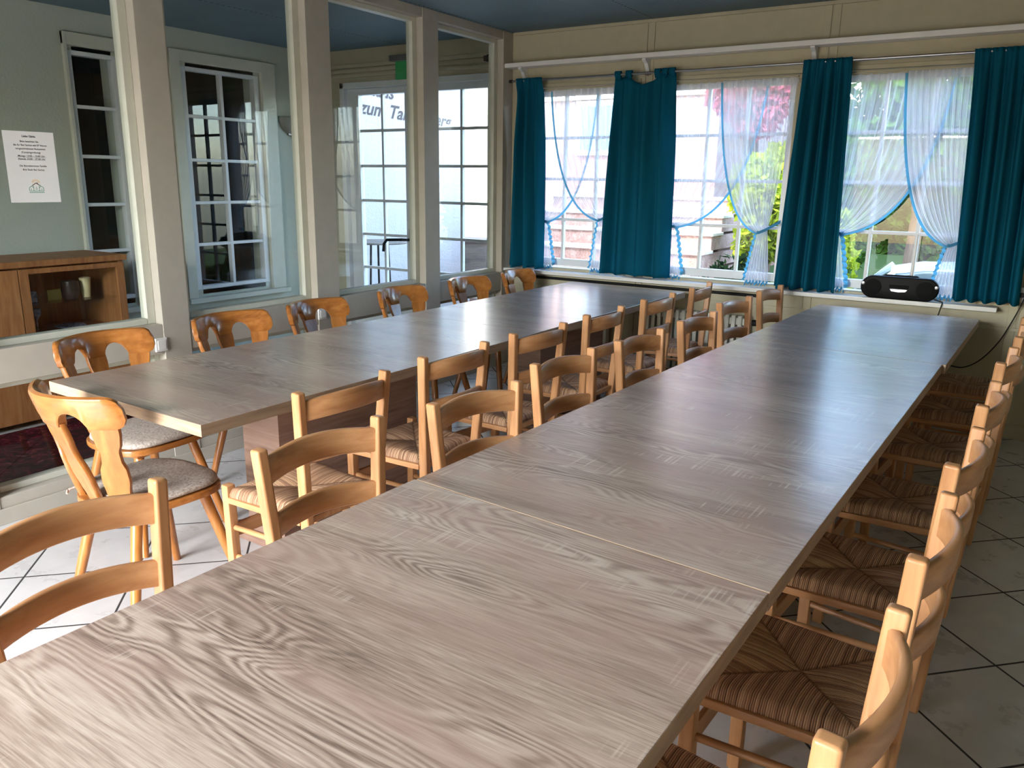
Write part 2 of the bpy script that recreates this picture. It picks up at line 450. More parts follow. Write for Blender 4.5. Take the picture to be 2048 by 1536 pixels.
# panel battens, seams and mouldings on the window wall
tb = MB()
for xs in (-2.486, -1.26, -0.03, 1.2):
    tb.box(xs - 0.05, xs - 0.004, W - 0.008, W + 0.01, 0, CZ)
    tb.box(xs + 0.004, xs + 0.05, W - 0.008, W + 0.01, 0, CZ)
tb.box(L + 0.01, XR, W - 0.018, W + 0.01, CZ - 0.022, CZ)
tag(tb.build('trim_1', M['wall'], bevel=0.002), 'cream battens and cove strip on the window wall', 'trim', kind=S)
tb = MB()
for c in WC:
    for i, zz in enumerate((2.20, 2.17)):
        tb.box(c - 0.50, c + 0.50, W - 0.012 - 0.006 * (2 - i), W + 0.01, zz - 0.026, zz)
    for s in (-1, 1):
        tb.box(c + s * 0.485 - 0.03, c + s * 0.485 + 0.03, W - 0.014, W + 0.01, 0.80, 2.12)
tag(tb.build('trim_2', M['wall'], bevel=0.002), 'cream mouldings around the garden windows', 'trim', kind=S)
tb = MB().box(L, XR, W - 0.012, W + 0.01, 0.0, 0.09)
tag(tb.build('baseboard_front', M['wall'], bevel=0.003), 'cream skirting under the windows', 'skirting', kind=S)
# panel joints in the lower wall
tb = MB()
tb.box(L + 0.02, XR, W - 0.010, W + 0.01, 0.655, 0.675)
tag(tb.build('trim_3', M['wall'], bevel=0.002), 'cream rail on the lower wall under the sill', 'trim', kind=S)

tag(MB().box(XR, XR + 0.2, YB - 0.2, W, 0, CZ).build('wall_right', M['wall']), 'cream side wall outside the picture', 'wall', kind=S)
# wall behind the photographer with a wide terrace door opening
BX0, BX1, BZ = -3.35, -0.95, 2.2
bb = MB()
bb.box(XF - 0.2, BX0, YB - 0.2, YB, 0, CZ).box(BX1, XR, YB - 0.2, YB, 0, CZ).box(BX0, BX1, YB - 0.2, YB, BZ, CZ)
tag(bb.build('wall_back', M['wall']), 'cream wall behind the photographer', 'wall', kind=S)

# garden windows
def muntin_frame(x0, x1, z0, z1, cols, rows, y0, y1, bar=0.022, frame=0.042):
    m = MB()
    m.box(x0 - frame, x0, y0, y1, z0 - frame, z1 + frame).box(x1, x1 + frame, y0, y1, z0 - frame, z1 + frame)
    m.box(x0, x1, y0, y1, z0 - frame, z0).box(x0, x1, y0, y1, z1, z1 + frame)
    b0, b1 = y0 + 0.006, y1 - 0.012
    for i in range(1, cols):
        xx = x0 + (x1 - x0) * i / cols
        m.box(xx - bar / 2, xx + bar / 2, b0, b1, z0, z1)
    for j in range(1, rows):
        zz = z0 + (z1 - z0) * j / rows
        m.box(x0, x1, b0 + 0.002, b1 - 0.002, zz - bar / 2, zz + bar / 2)
    return m
for i, c in enumerate(WC):
    e = empty('window_%d' % (i + 1), (c, W, Z0), 0, ['garden window nearest the glazed partition', 'middle garden window', 'garden window behind the black radio'][i], 'window', kind=S)
    fr = muntin_frame(-0.408, 0.408, 0.075, 1.30, 3, 4, 0.035, 0.085, 0.022, 0.055)
    fr.build('window_frame', M['frame'], e, bevel=0.003)
    MB().box(-0.41, 0.41, 0.055, 0.060, 0.072, 1.302).build('window_pane', M['glass'], e)

# long sill
SX1 = -0.138
tag(MB().box(L + 0.004, SX1, 5.464, W + 0.03, 0.772, 0.80).build('window_sill', M['sill'], bevel=0.004), 'long white sill running under the three garden windows', 'window sill', kind=S)
# shelf above the windows
sh = empty('wall_shelf', (0, 0, 0), 0, 'long white shelf on brackets above the curtain rod', 'shelf')
MB().box(L + 0.0, XR - 0.02, 5.46, W - 0.002, 2.321, 2.353).build('shelf_board', M['sill'], sh, bevel=0.003)
for bx in (-3.49, -2.47, -1.34, -0.12, 1.1):
    m = MB()
    prof = [(0, 0), (0.10, 0), (0.10, -0.012), (0.06, -0.03), (0.028, -0.075), (0.018, -0.10), (0, -0.10)]
    m.prism(prof, lambda a, b: (bx - 0.014, W - 0.002 - a, 2.321 + b), lambda a, b: (bx + 0.014, W - 0.002 - a, 2.321 + b))
    m.build('bracket', M['sill'], sh, bevel=0.002)

# ------------------------------------------------------------------ glazed partition
posts = [(1.35, 1.53), (2.385, 2.54), (3.435, 3.62), (4.475, 4.64), (5.445, W - 0.002)]
TH = 0.13                    # partition depth, room face at L
pm = MB()
for a, b in posts: pm.box(L - TH, L, a, b, 0, CZ)
pm.box(L - TH, L, YB, 1.35, 0, 0.79).box(L - TH, L, YB, 1.35, 2.5, CZ)
tag(pm.build('wall_left', M['greige'], bevel=0.004), 'greige posts of the glazed partition', 'wall', kind=S)
rm = MB()
bays = [(1.53, 2.385), (2.54, 3.435), (3.62, 4.475), (4.64, 5.445)]
for a, b in bays:
    rm.box(L - TH + 0.004, L - 0.004, a, b, 0.0, 0.12)
    rm.box(L - TH + 0.004, L - 0.004, a, b, 0.615, 0.765)
    rm.box(L - TH + 0.004, L - 0.004, a, b, 2.525, CZ)
tag(rm.build('trim_4', M['greige'], bevel=0.004), 'greige rails between the partition posts', 'trim', kind=S)
tag(MB().box(L, L + 0.012, 1.3, W - 0.1, 0, 0.07).build('baseboard_left', M['greige'], bevel=0.003), 'greige skirting along the partition', 'skirting', kind=S)
bay_lab = ['partition pane with the paper notice', 'partition pane in front of the open porch window', 'partition pane with the exit sign behind', 'partition pane nearest the curtains']
for i, (a, b) in enumerate(bays):
    e = empty('window_%d' % (4 + i), (L, a, 0), 0, bay_lab[i], 'window', kind=S)
    w = b - a
    for nm, z0, z1 in (('upper', 0.765, 2.525), ('lower', 0.12, 0.615)):
        m = MB(); fx0, fx1 = -TH + 0.02, -0.055
        s = 0.045 if nm == 'upper' else 0.03
        m.box(fx0, fx1, 0, s, z0, z1).box(fx0, fx1, w - s, w, z0, z1)
        m.box(fx0, fx1, s, w - s, z0, z0 + 0.03).box(fx0, fx1, s, w - s, z1 - 0.03, z1)
        m.build('window_frame', M['white'], e, bevel=0.004)
        g = MB().box(-0.085, -0.080, s - 0.01, w - s + 0.01, z0 + 0.02, z1 - 0.02)
        g.build('window_pane', M['glass'], e)

# paper notice taped to the first pane
nt = empty('notice', (L - 0.0785, 1.782, 1.366), 0, 'white printed notice with a green house logo taped to the partition pane', 'notice')
NW, NH = 0.212, 0.296
MB().box(-0.0008, 0.0, 0, NW, 0, NH).build('paper_sheet', M['paper'], nt)
def text_verts(txt, size, shear=0.0, bold=0.0):
    cu = bpy.data.curves.new('t', 'FONT'); cu.body = txt; cu.size = size; cu.shear = shear; cu.align_x = 'CENTER'; cu.offset = bold
    cu.resolution_u = 3
    o = bpy.data.objects.new('t', cu); COL.objects.link(o)
    bpy.context.view_layer.update()
    me = o.to_mesh()
    vs = [(v.co.x, v.co.y) for v in me.vertices]; fs = [tuple(p.vertices) for p in me.polygons]
    o.to_mesh_clear(); bpy.data.objects.remove(o); bpy.data.curves.remove(cu)
    return vs, fs
tm = MB()
for (txt, z, sz, cx, bold) in [('Liebe Gäste,', 0.272, 0.0115, 0.106, 0.0003), ('Bitte beachten Sie,', 0.251, 0.0105, 0.106, 0.0001), ('die für Bad Sachsa seit 07 Neuen', 0.236, 0.0105, 0.108, 0.0001),
                               ('vorgeschriebenen Ruhezeiten', 0.221, 0.0105, 0.108, 0.0001), ('(Campingordnung)', 0.206, 0.0105, 0.108, 0.0001), ('Mittags: 13:00 – 15:00 Uhr', 0.191, 0.0105, 0.108, 0.0001),
                               ('Abends: 22:00 – 07:00 Uhr', 0.179, 0.0105, 0.108, 0.0001), ('Die Betreiberinnen Familie', 0.150, 0.0105, 0.110, 0.0001), ('Ihre Stadt Bad Sachsa', 0.134, 0.0105, 0.110, 0.0001)]:
    vs, fs = text_verts(txt, sz, 0, bold)
    tm.add([(0.0004, cx + a, z + b) for a, b in vs], fs)
for z, wd in ((0.1895, 0.062), (0.1775, 0.058)):
    tm.add([(0.0004, 0.108 - wd, z), (0.0004, 0.108 + wd, z), (0.0004, 0.108 + wd, z + 0.0006), (0.0004, 0.108 - wd, z + 0.0006)], [(0, 1, 2, 3)])
tm.build('printed_text', M['ink'], nt)
lg = MB()
def logo_line(m, p, q, w=0.0022):
    p, q = Vector(p), Vector(q); d = (q - p).normalized(); n = Vector((-d.y, d.x)) * w / 2
    m.add([(0.0004, *(p - n)), (0.0004, *(q - n)), (0.0004, *(q + n)), (0.0004, *(p + n))], [(0, 1, 2, 3)])
lx, lz = 0.112, 0.048
for (a, b) in [((-.03, 0), (.03, 0)), ((-.03, 0), (-.03, .014)), ((.03, 0), (.03, .014)), ((-.012, 0), (-.012, .022)), ((.012, 0), (.012, .022)), ((-.030, .014), (-.020, .021)), ((-.020, .021), (-.012, .014)), ((.030, .014), (.020, .021)), ((.020, .021), (.012, .014)),
               ((-.022, .004), (-.022, .010)), ((.022, .004), (.022, .010)), ((-.004, .008), (.004, .008)), ((0, .012), (0, .018)), ((-.032, -.006), (.032, -.006))]:
    logo_line(lg, (lx + a[0], lz + a[1]), (lx + b[0], lz + b[1]))
lg.build('house_logo', M['green_ink'], nt)
lg = MB()
for (a, b) in [((-.018, .022), (0, .034)), ((0, .034), (.018, .022)), ((.006, .030), (.006, .036))]: logo_line(lg, (lx + a[0], lz + a[1]), (lx + b[0], lz + b[1]), 0.003)
lg.build('logo_roof', M['brown_ink'], nt)
lg = MB()
for k in range(7):
    a = math.pi * (k + .5) / 7
    logo_line(lg, (lx + .010 * math.cos(a), lz + .036 + .006 * math.sin(a)), (lx + .018 * math.cos(a), lz + .036 + .014 * math.sin(a)), 0.003)
lg.build('logo_sun', M['yellow_ink'], nt)

# ------------------------------------------------------------------ porch behind the partition
m = MB()
PW = [(3.276, 3.627, 0.573, 2.315), (4.15, 4.912, 0.573, 2.315)]
yy = YB - 0.2
for (a, b, z0, z1) in PW:
    m.box(XF - 0.2, XF, yy, a, 0, CZ); m.box(XF - 0.2, XF, a, b, 0, z0); m.box(XF - 0.2, XF, a, b, z1, CZ); yy = b
m.box(XF - 0.2, XF, yy, W, 0, CZ)
tag(m.build('wall_far', M['porch_wall']), 'grey-green plastered house wall behind the partition', 'wall', kind=S)
# dark room behind the house windows
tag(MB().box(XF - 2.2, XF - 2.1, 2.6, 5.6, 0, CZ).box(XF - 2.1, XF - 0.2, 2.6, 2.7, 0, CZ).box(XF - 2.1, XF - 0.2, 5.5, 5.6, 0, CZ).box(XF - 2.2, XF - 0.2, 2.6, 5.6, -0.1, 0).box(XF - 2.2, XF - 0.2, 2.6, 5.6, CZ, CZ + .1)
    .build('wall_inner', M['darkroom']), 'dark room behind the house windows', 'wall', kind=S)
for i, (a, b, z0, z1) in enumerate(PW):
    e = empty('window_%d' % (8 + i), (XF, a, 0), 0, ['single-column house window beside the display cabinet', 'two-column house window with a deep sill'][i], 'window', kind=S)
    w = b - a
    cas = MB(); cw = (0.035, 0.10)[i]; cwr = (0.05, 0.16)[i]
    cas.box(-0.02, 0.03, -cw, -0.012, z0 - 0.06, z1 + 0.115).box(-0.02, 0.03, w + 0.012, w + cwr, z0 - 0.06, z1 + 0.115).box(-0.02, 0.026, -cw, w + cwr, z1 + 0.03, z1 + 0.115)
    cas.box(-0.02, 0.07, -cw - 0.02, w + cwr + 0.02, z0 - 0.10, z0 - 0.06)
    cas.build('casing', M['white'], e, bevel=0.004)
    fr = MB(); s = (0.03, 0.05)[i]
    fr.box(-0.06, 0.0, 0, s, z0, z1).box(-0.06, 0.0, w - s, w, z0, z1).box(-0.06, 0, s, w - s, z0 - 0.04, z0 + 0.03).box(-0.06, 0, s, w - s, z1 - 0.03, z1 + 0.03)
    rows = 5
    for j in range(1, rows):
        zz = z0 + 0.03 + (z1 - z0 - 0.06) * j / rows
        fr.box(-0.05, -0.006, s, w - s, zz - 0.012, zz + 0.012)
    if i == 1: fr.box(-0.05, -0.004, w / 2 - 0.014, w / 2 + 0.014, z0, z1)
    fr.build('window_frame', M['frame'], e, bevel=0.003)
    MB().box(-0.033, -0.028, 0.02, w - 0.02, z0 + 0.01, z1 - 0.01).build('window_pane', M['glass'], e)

# wall sconce in the porch
sc = empty('wall_sconce', (XF, 5.25, 1.86), 0, 'half-bowl wall lamp between the house window and the exit door', 'lamp')
m = MB()
def bowl(u, v):
    a = -math.pi / 2 + math.pi * u; r = 0.14 * math.sin(math.pi / 2 * v) ** 0.8
    return (max(0.001, r * math.cos(a) * 0.7), r * math.sin(a), 0.15 * (v ** 1.6))
m.grid(bowl, 20, 10).build('lamp_shade', M['sconce'], sc, smooth=True, solid=0.006)
MB().box(0, 0.02, -0.05, 0.05, -0.01, 0.12).build('wall_plate', M['steel'], sc, bevel=0.004)
MB().lathe([(0.001, -0.02), (0.010, -0.015), (0.012, -0.004), (0.004, 0.006)], (0.02, 0, 0)).build('finial', M['steel'], sc, smooth=True)

# exit door in the window wall
d = empty('door_1', (0, W, 0), 0, 'white glazed double exit door of the porch', 'door', kind=S)
m = MB()
m.box(DX0, DX0 + 0.05, -0.02, 0.12, 0, DZ).box(DX1 - 0.05, DX1, -0.02, 0.12, 0, DZ).box(DX0, DX1, -0.02, 0.12, DZ - 0.05, DZ)
m.build('door_frame', M['frame'], d, bevel=0.004)
for (gx0, gx1, hs) in ((-5.27, -4.735, 1), (-4.404, -3.868, -1)):
    lf = MB(); y0, y1 = 0.02, 0.075
    a, b = gx0 - 0.13, gx1 + 0.16
    if hs < 0: a, b = gx0 - 0.16, gx1 + 0.035
    a = max(a, DX0 + 0.052) if hs > 0 else a
    b = min(b, DX1 - 0.052)
    z0, z1 = 0.38, 2.205
    lf.box(a, gx0, y0, y1, 0.012, 2.258).box(gx1, b, y0, y1, 0.012, 2.258).box(gx0, gx1, y0, y1, 0.012, z0).box(gx0, gx1, y0, y1, z1, 2.258)
    lf.box((gx0 + gx1) / 2 - 0.012, (gx0 + gx1) / 2 + 0.012, y0 + 0.01, y1 - 0.01, z0, z1)
    for j in range(1, 6):
        zz = z0 + (z1 - z0) * j / 6
        lf.box(gx0, gx1, y0 + 0.012, y1 - 0.012, zz - 0.012, zz + 0.012)
    leaf = lf.build('door_leaf', M['frame'], d, bevel=0.003)
    MB().box(gx0 - 0.01, gx1 + 0.01, 0.045, 0.050, z0 - 0.01, z1 + 0.01).build('door_pane', M['glass'], leaf)
    if hs > 0:
        h = MB(); h.box(-4.70, -4.655, 0.012, 0.022, 0.86, 1.06); h.tube([(-4.675, 0.02, 0.965), (-4.675, -0.05, 0.965), (-4.72, -0.06, 0.965), (-4.90, -0.06, 0.955), (-4.935, -0.06, 0.92), (-4.945, -0.06, 0.85)], 0.013)
        h.build('door_handle', M['blackmatte'], leaf, bevel=0.001)
# porch mouldings over the door
m = MB()
for i, zz in enumerate((2.46, 2.42, 2.38)): m.box(XF, L - TH, W - 0.03 + 0.008 * i, W + 0.01, zz - 0.03, zz)
tag(m.build('trim_5', M['wall'], bevel=0.003), 'stacked cream mouldings over the exit door', 'trim', kind=S)
# exit sign
ex = empty('exit_sign', (-4.62, W - 0.05, 2.30), 0, 'green emergency exit sign under a grey lamp above the exit door', 'sign')
MB().box(-0.19, 0.19, -0.035, 0.02, 0.145, 0.195).build('lamp_housing', M['steel'], ex, bevel=0.006)
MB().box(-0.14, 0.14, -0.010, -0.004, 0.0, 0.145).build('sign_panel', M['exit'], ex, bevel=0.001)
# rolled awning rod end / curtain rod on the porch side
pr = empty('porch_rod', (-3.81, W - 0.06, 2.42), 0, 'short dark curtain rod end above the exit door by the partition', 'curtain rod')
MB().tube([(-0.03, 0, 0.0), (0.05, 0, 0.03)], 0.008).build('rod', M['blackmatte'], pr)
MB().box(-0.03, 0.0, -0.02, 0.055, -0.03, 0.01).build('rod_bracket', M['blackmatte'], pr, bevel=0.004)

# rug on the porch floor
def rugmat():
    t = NT('rug_pattern')
    v = t.coords((1, 1, 1))
    vo = t.new('ShaderNodeTexVoronoi'); vo.inputs['Scale'].default_value = 9; t.link(v, vo.inputs['Vector'])
    n = t.noise(v, 14, 4, 0.7, 1.5)
    c = t.ramp(n, [(0.35, lin(30, 18, 20)), (0.5, lin(70, 22, 30)), (0.62, lin(110, 36, 46)), (0.75, lin(150, 132, 120))])
    c = t.mix(t.ramp(vo.outputs['Distance'], [(0.1, (0.6, 0.6, 0.6)), (0.3, (0, 0, 0))]), c, lin(24, 16, 22))
    return t.set(c, 0.95, 0.05)
M['rug'] = rugmat()
tag(MB().box(-4.9, -3.76, 1.0, 4.6, 0.0, 0.012).build('rug', M['rug'], bevel=0.003), 'dark red patterned rug on the porch floor behind the partition', 'rug')

# display cabinet
cb = empty('display_cabinet', (-4.95, 3.02, 0), 0, 'wooden display cabinet with a dark glass door behind the partition', 'cabinet')
D_, Wd = 0.45, 1.05     # depth (towards -x), width (towards -y)
m = MB()
m.box(-D_, 0, -Wd, -Wd + 0.03, 0, 0.955).box(-D_, 0, -0.03, 0, 0, 0.955).box(-D_, -D_ + 0.02, -Wd, 0, 0.02, 0.955)
m.box(-D_, -0.02, -Wd + 0.03, -0.03, 0.03, 0.06).box(-D_, -0.02, -Wd + 0.03, -0.03, 0.50, 0.53)
m.box(-D_, -0.02, -0.65, -0.63, 0.53, 0.955)
m.build('body', M['cabinet'], cb, bevel=0.003)
MB().box(-D_ - 0.01, 0.025, -Wd - 0.02, 0.02, 0.955, 0.993).build('top', M['cabinet'], cb, bevel=0.005)
dr = MB()
dr.box(0.0, 0.02, -0.655, -0.60, 0.50, 0.945).box(0.0, 0.02, -0.055, -0.004, 0.50, 0.945).box(0.0, 0.02, -0.60, -0.055, 0.50, 0.545).box(0.0, 0.02, -0.60, -0.055, 0.915, 0.945)
do = dr.build('glass_door', M['cabinet'], cb, bevel=0.003)
MB().box(0.008, 0.013, -0.605, -0.05, 0.54, 0.92).build('door_pane', M['glass'], do)
MB().box(0.0, 0.02, -1.046, -0.66, 0.50, 0.945).build('side_door', M['cabinet'], cb, bevel=0.003)
for a, b in ((-1.046, -0.53), (-0.525, -0.004)):
    lo = MB().box(0.0, 0.02, a, b, 0.04, 0.49).build('lower_door', M['cabinet'], cb, bevel=0.003)
    MB().lathe([(0.004, 0), (0.010, 0.004), (0.010, 0.012), (0.004, 0.016)], (0, 0, 0)).build('knob', M['steel'], lo, smooth=True)
    k = lo.children[0]; k.rotation_euler = (0, R(90), 0); k.location = (0.02, (a + b) / 2, 0.42)
MB().box(-D_ + 0.02, -0.03, -0.63, -0.03, 0.715, 0.722).build('glass_shelf', M['glass'], cb)
# things in the cabinet
def small(name, mat, label, cat, build, loc):
    e = empty(name, loc, 0, label, cat); return e
M['cream'] = plain('cream_glaze', lin(214, 196, 150), 0.4)
M['amber'] = plain('amber_card', lin(176, 150, 70), 0.6)
M['darkpot'] = plain('dark_glaze', lin(60, 44, 38), 0.4)
M['yellow'] = plain('yellow_card', lin(200, 160, 40), 0.6)
M['bluewhite'] = plain('patterned_card', lin(150, 150, 170), 0.6, nscale=60, var=0.4)
x0 = -4.95 - 0.16
tag(MB().lathe([(0.025, 0), (0.035, 0.12), (0.032, 0.125), (0.02, 0.01)], (x0, 3.02 - 0.17, 0.722)).build('beaker', M['cream'], smooth=True), 'cream tapered beaker on the cabinet glass shelf', 'cup')
tag(MB().lathe([(0.04, 0), (0.055, 0.05), (0.05, 0.11), (0.04, 0.115)], (x0, 3.02 - 0.27, 0.722)).build('jar', M['darkpot'], smooth=True), 'dark round jar beside the cream beaker', 'jar')
tag(MB().box(x0 - 0.01, x0 + 0.01, 3.02 - 0.42, 3.02 - 0.335, 0.722, 0.79).build('picture_card', M['amber'], bevel=0.002), 'small amber picture card on the cabinet shelf', 'card')
tag(MB().box(x0 - 0.05, x0 + 0.05, 3.02 - 0.60, 3.02 - 0.54, 0.722, 0.75).build('box', M['yellow'], bevel=0.003), 'small yellow box at the left of the cabinet shelf', 'box')
tag(MB().box(x0 - 0.02, x0 + 0.02, 3.02 - 0.535, 3.02 - 0.485, 0.722, 0.79).build('mug', M['bluewhite'], bevel=0.008), 'patterned blue and white mug in the cabinet', 'mug')
tag(MB().lathe([(0.03, 0), (0.006, 0.01), (0.006, 0.08), (0.03, 0.12), (0.028, 0.15)], (x0, 3.02 - 0.50, 0.53)).build('goblet', M['bluewhite'], smooth=True), 'pale goblet on the cabinet floor below the shelf', 'glass')
tag(MB().lathe([(0.03, 0), (0.09, 0.02), (0.088, 0.024), (0.02, 0.006)], (x0, 3.02 - 0.30, 0.53)).build('plate', M['bluewhite'], smooth=True), 'pale plate lying on the cabinet floor', 'plate')

# ------------------------------------------------------------------ tables
def table_corners(label, nl, nr, fl, fr, peds=None):
    """four corners of the top: near/far, left/right"""
    nl, nr, fl, fr = map(Vector, (nl, nr, fl, fr))
    c = (nl + nr + fl + fr) / 4
    ay = ((fl - nl) + (fr - nr)) / 2
    rz = math.atan2(-ay.x, ay.y)
    e = empty('dining_table', (c.x, c.y, 0), rz, label, 'table', 'oak-effect dining tables')
    TZ = 0.75; TT = 0.039
    rot = Matrix.Rotation(-rz, 2)
    q = [rot @ (p - c) for p in (nl, nr, fr, fl)]
    def slab(q, z0, z1):
        m = MB(); m.add([(p.x, p.y, z0) for p in q] + [(p.x, p.y, z1) for p in q], [(3, 2, 1, 0), (4, 5, 6, 7), (0, 1, 5, 4), (1, 2, 6, 5), (2, 3, 7, 6), (3, 0, 4, 7)]); return m
    ins = [p - p.normalized() * 0.0008 for p in q]
    slab(ins, TZ - TT, TZ).build('tabletop', M['oak'], e, bevel=0.0008, seg=1)
    for i in range(4):
        p0, p1 = q[i], q[(i + 1) % 4]; i0, i1 = ins[i], ins[(i + 1) % 4]
        slab([p0, p1, i1, i0], TZ - TT, TZ - 0.0006).build('edging', M['oak_edge' if i % 2 == 0 else 'oak_edge_side'], e)
    ln = ay.length; pl = ln * 0.42
    for (a, b, c_, d_) in (peds or [(-0.11, 0.11, -pl / 2, pl / 2)]):
        MB().box(a, b, c_, d_, 0.05, TZ - TT).build('pedestal', M['oak_dark'], e, bevel=0.002)
        MB().box(a - 0.05, b + 0.05, c_ - 0.02, d_ + 0.02, 0.0, 0.05).build('foot_plate', M['oak_dark'], e, bevel=0.003)
    return e
table_corners('oak-effect table, the nearer one of the left row beside the partition', (-2.97, 1.479), (-2.06, 1.454), (-2.923, 3.450), (-2.03, 3.413))
table_corners('oak-effect table at the window end of the left row', (-2.925, 3.452), (-2.033, 3.415), (-2.922, 5.368), (-2.002, 5.337))
table_corners('oak-effect table nearest the camera at the front of the right row', (-1.275, -0.52), (-0.365, -0.56), (-1.236, 1.4735), (-0.324, 1.395))
table_corners('oak-effect table in the middle of the right row', (-1.232, 1.476), (-0.322, 1.398), (-1.158, 3.881), (-0.262, 3.7965))
table_corners('oak-effect table under the radio at the window end of the right row', (-1.155, 3.884), (-0.248, 3.800), (-1.1, 5.323), (-0.209, 5.278))

# ------------------------------------------------------------------ rush-seat ladder-back chair (faces +x)
ZT = 0.86
def make_rush_chair():
    e = empty('rush_chair', (0, 0, 0))
    foot = lambda s: Vector((-0.165, s * 0.125, 0)); top = lambda s: Vector((-0.215, s * 0.187, ZT))
    at = lambda s, z: foot(s).lerp(top(s), z / ZT)
    for s in (-1, 1):
        m = MB(); m.beam(foot(s), top(s), 0.030, 0.040, side=(0, 1, 0), w1=0.030, d1=0.036)
        m.build('rear_leg', M['beech_z'], e, bevel=0.007, seg=3)
        m = MB(); m.beam((0.178, s * 0.172, 0), (0.178, s * 0.180, 0.472), 0.034, 0.034)
        m.build('front_leg', M['beech_z'], e, bevel=0.005)
    # bowed back slats
    for (za, zb, arch, bow) in ((0.762, 0.828, 0.016, 0.045), (0.622, 0.680, 0.012, 0.042)):
        rows = []
        n = 18
        for i in range(n + 1):
            t = i / n; q = 4 * t * (1 - t)
            p = at(-1, (za + zb) / 2).lerp(at(1, (za + zb) / 2), t)
            tan = Vector((-bow * 4 * (1 - 2 * t), 0.36, 0)).normalized(); nrm = Vector((tan.y, -tan.x, 0))
            c = p + Vector((-bow * q + 0.004, 0, 0))
            zl, zh = za + arch * 0.75 * q, zb + arch * q
            lean = 0.058
            ring = []
            for (o, z) in ((-0.009, zl + 0.003), (-0.006, zl), (0.006, zl), (0.009, zl + 0.003), (0.009, zh - 0.004), (0.005, zh), (-0.005, zh), (-0.009, zh - 0.004)):
                pt = c + nrm * o; ring.append((pt.x - lean * (z - (za + zb) / 2), pt.y, z))
            rows.append(ring)
        MB().strip(rows).build('back_slat', M['beech_y'], e, smooth=True, angle=50)
    # seat rails
    m = MB()
    r0, r1 = at(-1, 0.42), at(1, 0.42)
    m.beam((0.178, -0.163, 0.425), (0.178, 0.163, 0.425), 0.022, 0.020, side=(0, 0, 1))
    m.beam((r0.x, r0.y + 0.01, 0.425), (r1.x, r1.y - 0.01, 0.425), 0.022, 0.020, side=(0, 0, 1))
    for s in (-1, 1):
        a = at(s, 0.425)
        m.beam((a.x + 0.015, a.y + s * 0.012, 0.420), (0.165, s * 0.188, 0.420), 0.022, 0.016, side=(0, 0, 1))
    m.build('seat_rail', M['beech_x'], e, bevel=0.004)
    # woven seat: pillow over the rails with pressed-in diagonals
    def seat_pt(u, v):
        a = u * 2 - 1; b = v * 2 - 1
        x = a * 0.178 + 0.0
        hw = 0.160 + (x + 0.19) / 0.37 * 0.030
        y = b * hw
        ex = max(abs(a), abs(b))
        drop = 0.0
        if ex > 0.90: drop = ((ex - 0.90) / 0.10) ** 2 * 0.020
        dg = abs(abs(a) - abs(b))
        z = 0.460 + 0.010 * (1 - ex ** 3) * math.sin(min(1, dg / 0.5) * math.pi / 2) - drop - 0.012 * max(0, 1 - ex * 1.3)
        return (x, y, z)
    N = 36
    m = MB(); m.grid(seat_pt, N, N)
    rim = [i for i in range(N + 1)] + [j * (N + 1) + N for j in range(1, N + 1)] + [N * (N + 1) + i for i in range(N - 1, -1, -1)] + [j * (N + 1) for j in range(N - 1, 0, -1)]
    base = len(m.v)
    for k in rim:
        p = m.v[k]; m.v.append((p[0] * 1.0, p[1] * 1.0, 0.430))
    nr = len(rim)
    for i in range(nr):
        j = (i + 1) % nr
        m.f.append((rim[i], rim[j], base + j, base + i))
    m.f.append(tuple(base + i for i in range(nr)))
    m.build('rush_seat', M['rush'], e, smooth=True, angle=60)
    # stretchers
    for s in (-1, 1):
        for z in (0.315, 0.205):
            a = at(s, z); MB().tube([(a.x, a.y, z), (0.178, s * 0.175, z)], 0.0095).build('side_stretcher', M['beech_x'], e, smooth=True)
    MB().box(0.171, 0.185, -0.165, 0.165, 0.275, 0.325).build('front_stretcher', M['beech_y'], e, bevel=0.003)
    a, b = at(-1, 0.26), at(1, 0.26)
    MB().tube([a, b], 0.0095).build('rear_stretcher', M['beech_y'], e, smooth=True)
    return e

ORD = ['first', 'second', 'third', 'fourth', 'fifth', 'sixth', 'seventh', 'eighth']
proto = make_rush_chair(); first = [True]
def put_rush(tops, facing, label, group):
    """tops = ((x,y),(x,y)) world tops of the two rear posts; facing +1 looks to +x, -1 to -x"""
    c = proto if first[0] else copy_tree(proto)
    first[0] = False
    (xa, ya), (xb, yb) = tops
    if ya > yb: xa, ya, xb, yb = xb, yb, xa, ya
    rot = math.atan2(-(xb - xa), (yb - ya))
    rz = rot if facing > 0 else rot + math.pi
    d = Vector((math.cos(rz), math.sin(rz)))
    mid = Vector(((xa + xb) / 2, (ya + yb) / 2))
    o = mid + d * 0.215
    c.location = (o.x, o.y, 0); c.rotation_euler = (0, 0, rz)
    tag(c, label, 'chair', group)
    return c
rowK = [((-1.799, 1.61), (-1.785, 1.985)), ((-1.815, 2.23), (-1.80, 2.591)), ((-1.80, 2.821), (-1.767, 3.172)), ((-1.782, 3.462), (-1.774, 3.794)), ((-1.775, 4.116), (-1.756, 4.469)), ((-1.745, 4.768), (-1.765, 5.142))]
for i, t in enumerate(rowK):
    put_rush(t, -1, 'beech rush-seat chair on the aisle side of the left table row, %s from the camera' % ORD[i], 'rush chairs on the aisle side of the left table row')
rowM = [((-1.525, 0.568), (-1.504, 0.949)), ((-1.481, 1.186), (-1.439, 1.575)), ((-1.396, 1.762), (-1.346, 2.115)), ((-1.427, 2.371), (-1.393, 2.745)), ((-1.372, 2.95), (-1.344, 3.30)), ((-1.347, 3.577), (-1.32, 3.917)), ((-1.391, 4.255), (-1.346, 4.60)), ((-1.367, 4.91), (-1.341, 5.26))]
